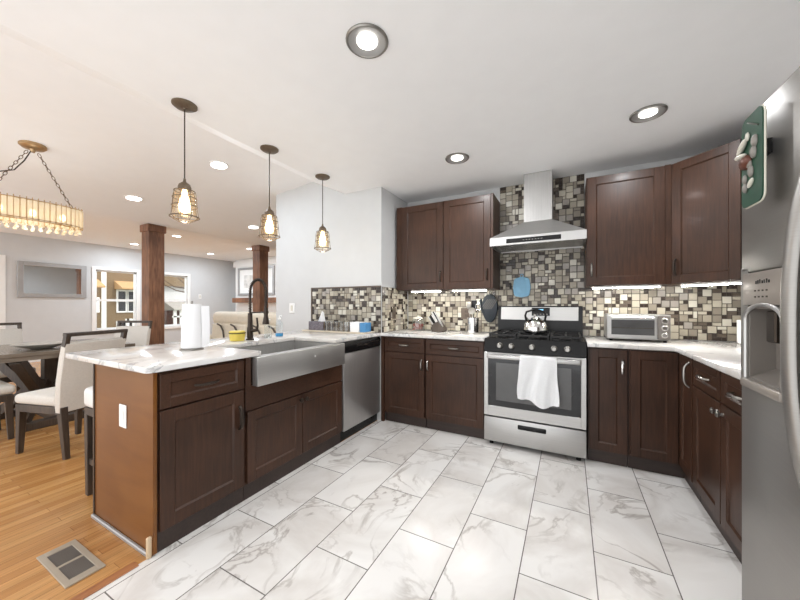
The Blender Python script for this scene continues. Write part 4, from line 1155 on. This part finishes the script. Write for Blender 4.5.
# ------------------------------------------------------------------ dining set
TX0, TX1, TY0, TY1 = -5.52, -4.40, .80, 1.82
c = thing('dining_table', (-4.96, 1.3, 0), 'dark wood dining table with crossed trestle legs', 'table')
b = MB(); b.box(TX0, TX1, TY0, TY1, .73, .765, .004); b.box(TX0 + .015, TX1 - .015, TY0 + .015, TY1 - .015, .69, .73); b.build('tabletop', wood('sheen_lightened_wood', (96, 86, 76), (126, 114, 101), 'Y', .22, .2), c)  # top wood lightened in colour to carry the reflection on it
tcx, tcy = -4.96, 1.28
MB().box(tcx - .055, tcx + .055, tcy - .055, tcy + .055, .075, .69).build('center_post', M['dark_wood'], c)
for sx, sy in ((1, -1), (1, 1), (-1, 1), (-1, -1)):
    b = MB(); b.bar((tcx + sx * .05, tcy + sy * .05, .22), (tcx + sx * .40, tcy + sy * .32, .69), .085, .085, .004); b.build('brace', M['dark_wood'], c)
    b = MB(); b.bar((tcx + sx * .05, tcy + sy * .05, .40), (tcx + sx * .34, tcy + sy * .27, .08), .085, .085, .004); b.build('leg', M['dark_wood'], c)
b = MB()
for X in (tcx - .36, tcx + .36): b.box(X - .045, X + .045, tcy - .31, tcy + .31, 0, .075, .006)
b.box(tcx - .32, tcx + .32, tcy - .045, tcy + .045, .0, .07)
b.build('foot_rail', M['dark_wood'], c)

def make_chair(loc, rz, label):
    c = thing('dining_chair', (0, 0, 0), label, 'chair', 'cream chairs around the dining table')
    w = .225
    b = MB(); b.box(-w, w, -.20, .25, .405, .485, .03, 3); b.build('seat', M['cream'], c)
    b = MB(); b.box(-w + .005, w - .005, -.235, .235, .345, .405, .004); b.build('seat_frame', M['dark_wood'], c)
    for sx in (-1, 1):
        MB().bar((sx * (w - .025), .222, .0), (sx * (w - .03), .205, .40), .034, .034, .003, (0, 1, 0), .05, .05).build('leg', M['dark_wood'], c)
        MB().bar((sx * (w - .028), -.275, .0), (sx * (w - .03), -.225, .40), .034, .034, .003, (0, 1, 0), .05, .05).build('leg', M['dark_wood'], c)
    prof = [(-.19, .42), (-.20, .60), (-.235, .80), (-.265, .91), (-.30, .915), (-.31, .90), (-.285, .75), (-.255, .58), (-.245, .36), (-.20, .36)]
    b = MB(); b.prism([(y_, z) for y_, z in prof], -w, w, 'yzx', .010, 2); b.build('backrest', M['cream'], c)
    b = MB(); b.box(-w - .004, w + .004, -.325, -.283, .958, .988, .004)
    for sx in (-1, 1): b.bar((sx * (w - .014), -.285, .88), (sx * (w - .014), -.304, .962), .032, .036, .002, (0, 1, 0))
    b.build('top_rail', M['dark_wood'], c)
    c.location = loc; c.rotation_euler = (0, 0, rz)
    return c
ch = make_chair((-3.79, 1.10, 0), math.radians(106), 'cream dining chair in front of the table, back turned to the peninsula')
GR = 'cream chairs around the dining table'
dup(ch, (-5.72, 1.08, 0), -PI / 2, 'cream dining chair on the far side of the table', GR)
dup(ch, (-5.14, 1.91, 0), math.radians(207.9), 'cream dining chair in front of the near wooden post', GR)
dup(ch, (-4.64, .68, 0), 0, 'cream dining chair cut off by the lower left photo edge', GR)

c = thing('serving_bowl', (-4.72, 1.42, .765), 'wide shallow grey bowl on the dining table', 'bowl')
b = MB(); b.lathe([(.07, 0), (.08, .004), (.15, .026), (.205, .050), (.208, .052), (.202, .054), (.145, .034), (.07, .012), (.001, .012)], (-4.72, 1.16, .7655), 36); b.build('bowl', M['greyc'], c)

c = thing('counter_stool', (-2.56, 1.05, 0), 'white padded counter stool tucked under the peninsula overhang', 'stool')
sx0, sx1, sy0, sy1 = -2.725, -2.40, .845, 1.23
MB().box(sx0, sx1, sy0, sy1, .56, .685, .03, 3).build('seat', M['creamw'], c)
MB().box(sx0 + .008, sx1 - .008, sy0 + .008, sy1 - .008, .515, .56).build('seat_frame', M['dark_wood'], c)
for x in (sx0 + .028, sx1 - .028):
    for y_ in (sy0 + .028, sy1 - .028): MB().bar((x, y_, 0), (x, y_, .52), .034, .034, .003, (0, 1, 0), .044, .044).build('leg', M['dark_wood'], c)
b = MB(); b.box(sx0 + .02, sx1 - .02, sy0 + .018, sy0 + .038, .20, .235); b.box(sx0 + .018, sx0 + .038, sy0 + .02, sy1 - .02, .16, .195); b.box(sx0 + .02, sx1 - .02, sy1 - .038, sy1 - .018, .20, .235); b.build('stretcher', M['dark_wood'], c)

# ------------------------------------------------------------------ living room
c = thing('sofa', (-4.4, 3.5, 0), 'ivory leather recliner sofa behind the peninsula', 'sofa')
X0, X1, Y0 = -5.85, -3.6, 3.05
MB().box(X0 + .1, X1 - .1, Y0, Y0 + .85, .06, .38, .03, 2).build('base', M['leather'], c)
for x in (X0, X1 - .2): MB().box(x, x + .2, Y0 - .02, Y0 + .85, .05, .66, .06, 4).build('armrest', M['leather'], c)
n = 2; wd = (X1 - X0 - .4) / n
for k in range(n):
    a = X0 + .2 + k * wd
    MB().box(a + .006, a + wd - .006, Y0 - .02, Y0 + .52, .36, .52, .05, 4).build('seat_cushion', M['leather'], c)
    MB().prism([(Y0 + .45, .42), (Y0 + .40, .62), (Y0 + .42, .86), (Y0 + .52, .93), (Y0 + .78, .93), (Y0 + .84, .42)], a + .004, a + wd - .004, 'yzx', .04, 3).build('backrest', M['leather'], c)
    b = MB(); R = Matrix.Rotation(PI / 2, 4, 'Y')
    b.box(a + .004 - .06, a + wd - .004 + .06, Y0 + .44, Y0 + .72, .85, 1.085, .09, 5); b.build('headrest', M['leather'], c)
    b = MB()
    for s_ in (.22, .62):
        b.tube([(a + wd * s_ - .02, Y0 + .41, .87), (a + wd * s_ + .10, Y0 + .393, .84), (a + wd * s_ + .17, Y0 + .388, .76), (a + wd * s_ + .19, Y0 + .392, .62)], .014, 8)
    b.build('piping', M['dark_wood'], c)

c = thing('mantel_shelf', (-8.3, 6.6, 1.27), 'dark wood mantel shelf on the white chimney breast', 'shelf')
MB().box(-9.45, -6.9, 6.46, 6.70, 1.27, 1.42, .006).build('beam', M['post'], c)
c = thing('framed_picture', (-8.6, 6.68, 1.53), 'wide framed pale print above the mantel shelf', 'picture')
b = MB()
fx0, fx1, fz0, fz1 = -9.45, -7.78, 1.50, 2.38
for X0_, X1_, Z0_, Z1_ in ((fx0, fx0 + .07, fz0, fz1), (fx1 - .07, fx1, fz0, fz1), (fx0 + .07, fx1 - .07, fz0, fz0 + .07), (fx0 + .07, fx1 - .07, fz1 - .07, fz1)): b.box(X0_, X1_, 6.655, 6.698, Z0_, Z1_, .004)
b.build('frame', M['silverframe'], c)
MB().box(fx0 + .07, fx1 - .07, 6.68, 6.697, fz0 + .07, fz1 - .07).build('mat_board', M['white'], c)
MB().box(fx0 + .28, fx1 - .28, 6.676, 6.68, fz0 + .24, fz1 - .24).build('print', M['art'], c)

c = thing('wall_mirror', (FX, 2.64, 1.36), 'wide silver framed mirror on the far wall', 'mirror')
b = MB(); y0, y1, z0, z1 = 2.11, 3.17, 1.36, 2.11; f = .085
for a, q, r_, s_ in ((y0, y0 + f, z0, z1), (y1 - f, y1, z0, z1), (y0 + f, y1 - f, z0, z0 + f), (y0 + f, y1 - f, z1 - f, z1)): b.box(FX + .001, FX + .035, a, q, r_, s_, .006)
b.build('frame', M['silverframe'], c)
MB().box(FX + .001, FX + .015, y0 + f, y1 - f, z0 + f, z1 - f).build('glass', M['mirror'], c)

# ------------------------------------------------------------------ outdoors, seen through the windows
MB_ = MB().box(-40, FX - .14, -12, 30, -.7, -.6); struct(MB_.build('ground', M['grass']))
HXF = -17.0
c = thing('neighboring_house', (HXF - 2, 7, -.6), 'tan sided house with white windows seen through the left window', 'house')
MB().box(HXF - 4, HXF, 4.9, 7.35, -.6, 6).build('wall', M['siding'], c)
for yy in (5.85, 4.92): MB().box(HXF - .05, HXF + .04, yy, yy + .16, -.6, 6).build('corner_board', M['white'], c)
for yy, zz, w_, h_ in ((6.40, .93, .26, .85), (6.76, .93, .26, .85), (5.1, -.15, .5, .85), (6.40, -.35, .26, .8), (6.76, -.35, .26, .8)):
    f = MB(); f.box(HXF, HXF + .05, yy - .06, yy + w_ + .06, zz - .06, zz, 0); f.box(HXF, HXF + .05, yy - .06, yy + w_ + .06, zz + h_, zz + h_ + .07)
    f.box(HXF, HXF + .05, yy - .06, yy, zz, zz + h_); f.box(HXF, HXF + .05, yy + w_, yy + w_ + .06, zz, zz + h_); f.box(HXF, HXF + .05, yy, yy + w_, zz + h_ * .48, zz + h_ * .54)
    fr_ = f.build('window', M['white'], c); MB().box(HXF, HXF + .02, yy, yy + w_, zz, zz + h_).build('pane', M['dglass'], fr_)
for y0_, y1_, z_ in ((6.28, 7.7, 1.92), (4.5, 5.75, 1.95)):
    MB().prism([(HXF, z_ + .3), (HXF + .7, z_), (HXF + .7, z_ - .06), (HXF, z_ - .06)], y0_, y1_, 'xzy').build('awning_roof', M['roof'], c)
b = MB(); b.box(HXF + .9, HXF + .96, 6.3, 7.7, .55, .63); b.box(HXF + .9, HXF + .96, 6.3, 7.7, -.1, -.03)
for k in range(7): b.box(HXF + .9, HXF + .96, 6.34 + k * .2, 6.42 + k * .2, -.6, .63)
b.build('porch_railing', M['white'], c)
MB().box(HXF + .05, HXF + .6, 4.6, 5.6, .9, 1.5).build('balcony', M['white'], c)
HX2 = -19.0
c = thing('neighboring_house', (HX2 - 2, 10, -.6), 'pale house with brown gable seen through the right window', 'house')
MB().box(HX2 - 4, HX2, 8.9, 14, -.6, 2.2).build('wall', M['wall'], c)
MB().prism([(8.6, 2.2), (11.8, 2.2), (11.8, 2.35), (10.2, 4.2), (8.6, 2.35)], HX2 - 4, HX2 + .3, 'yzx').build('gable', M['siding'], c)
MB().prism([(HX2, 1.45), (HX2 + 1.2, 1.0), (HX2 + 1.2, .92), (HX2, .92)], 9.0, 12, 'xzy').build('porch_roof', M['greyc'], c)
b = MB(); b.box(HX2 + 1.0, HX2 + 1.06, 9, 12, .55, .63)
for k in range(10): b.box(HX2 + 1.0, HX2 + 1.06, 9.05 + k * .3, 9.2 + k * .3, -.6, .92)
b.build('porch_railing', M['white'], c)
MB().box(HX2, HX2 + .5, 9.0, 12, -.6, .9).build('porch_wall', M['copper'], c)
c = thing('bare_tree', (-14.5, 7.6, -.6), 'bare branching tree outside the living room windows', 'tree')
MB().tube([(-14.5, 8.6, -.6), (-14.45, 8.55, 1.4), (-14.5, 8.4, 2.2), (-14.4, 8.1, 2.8)], [.16, .12, .09, .05], 10).build('trunk', M['bark'], c)
rr = random.Random(4)
for k in range(14):
    s0 = Vector((-14.48, 8.5 - .02 * k, 1.5 + .08 * k)); dv = Vector((rr.uniform(-.3, .3), rr.uniform(-1.0, .6), rr.uniform(.1, .5)))
    MB().tube([s0, s0 + dv * .6 + Vector((0, 0, .05)), s0 + dv * 1.2, s0 + dv * 1.9 + Vector((0, rr.uniform(-.2, .2), .2))], [.05, .035, .022, .008], 6).build('branch', M['bark'], c)
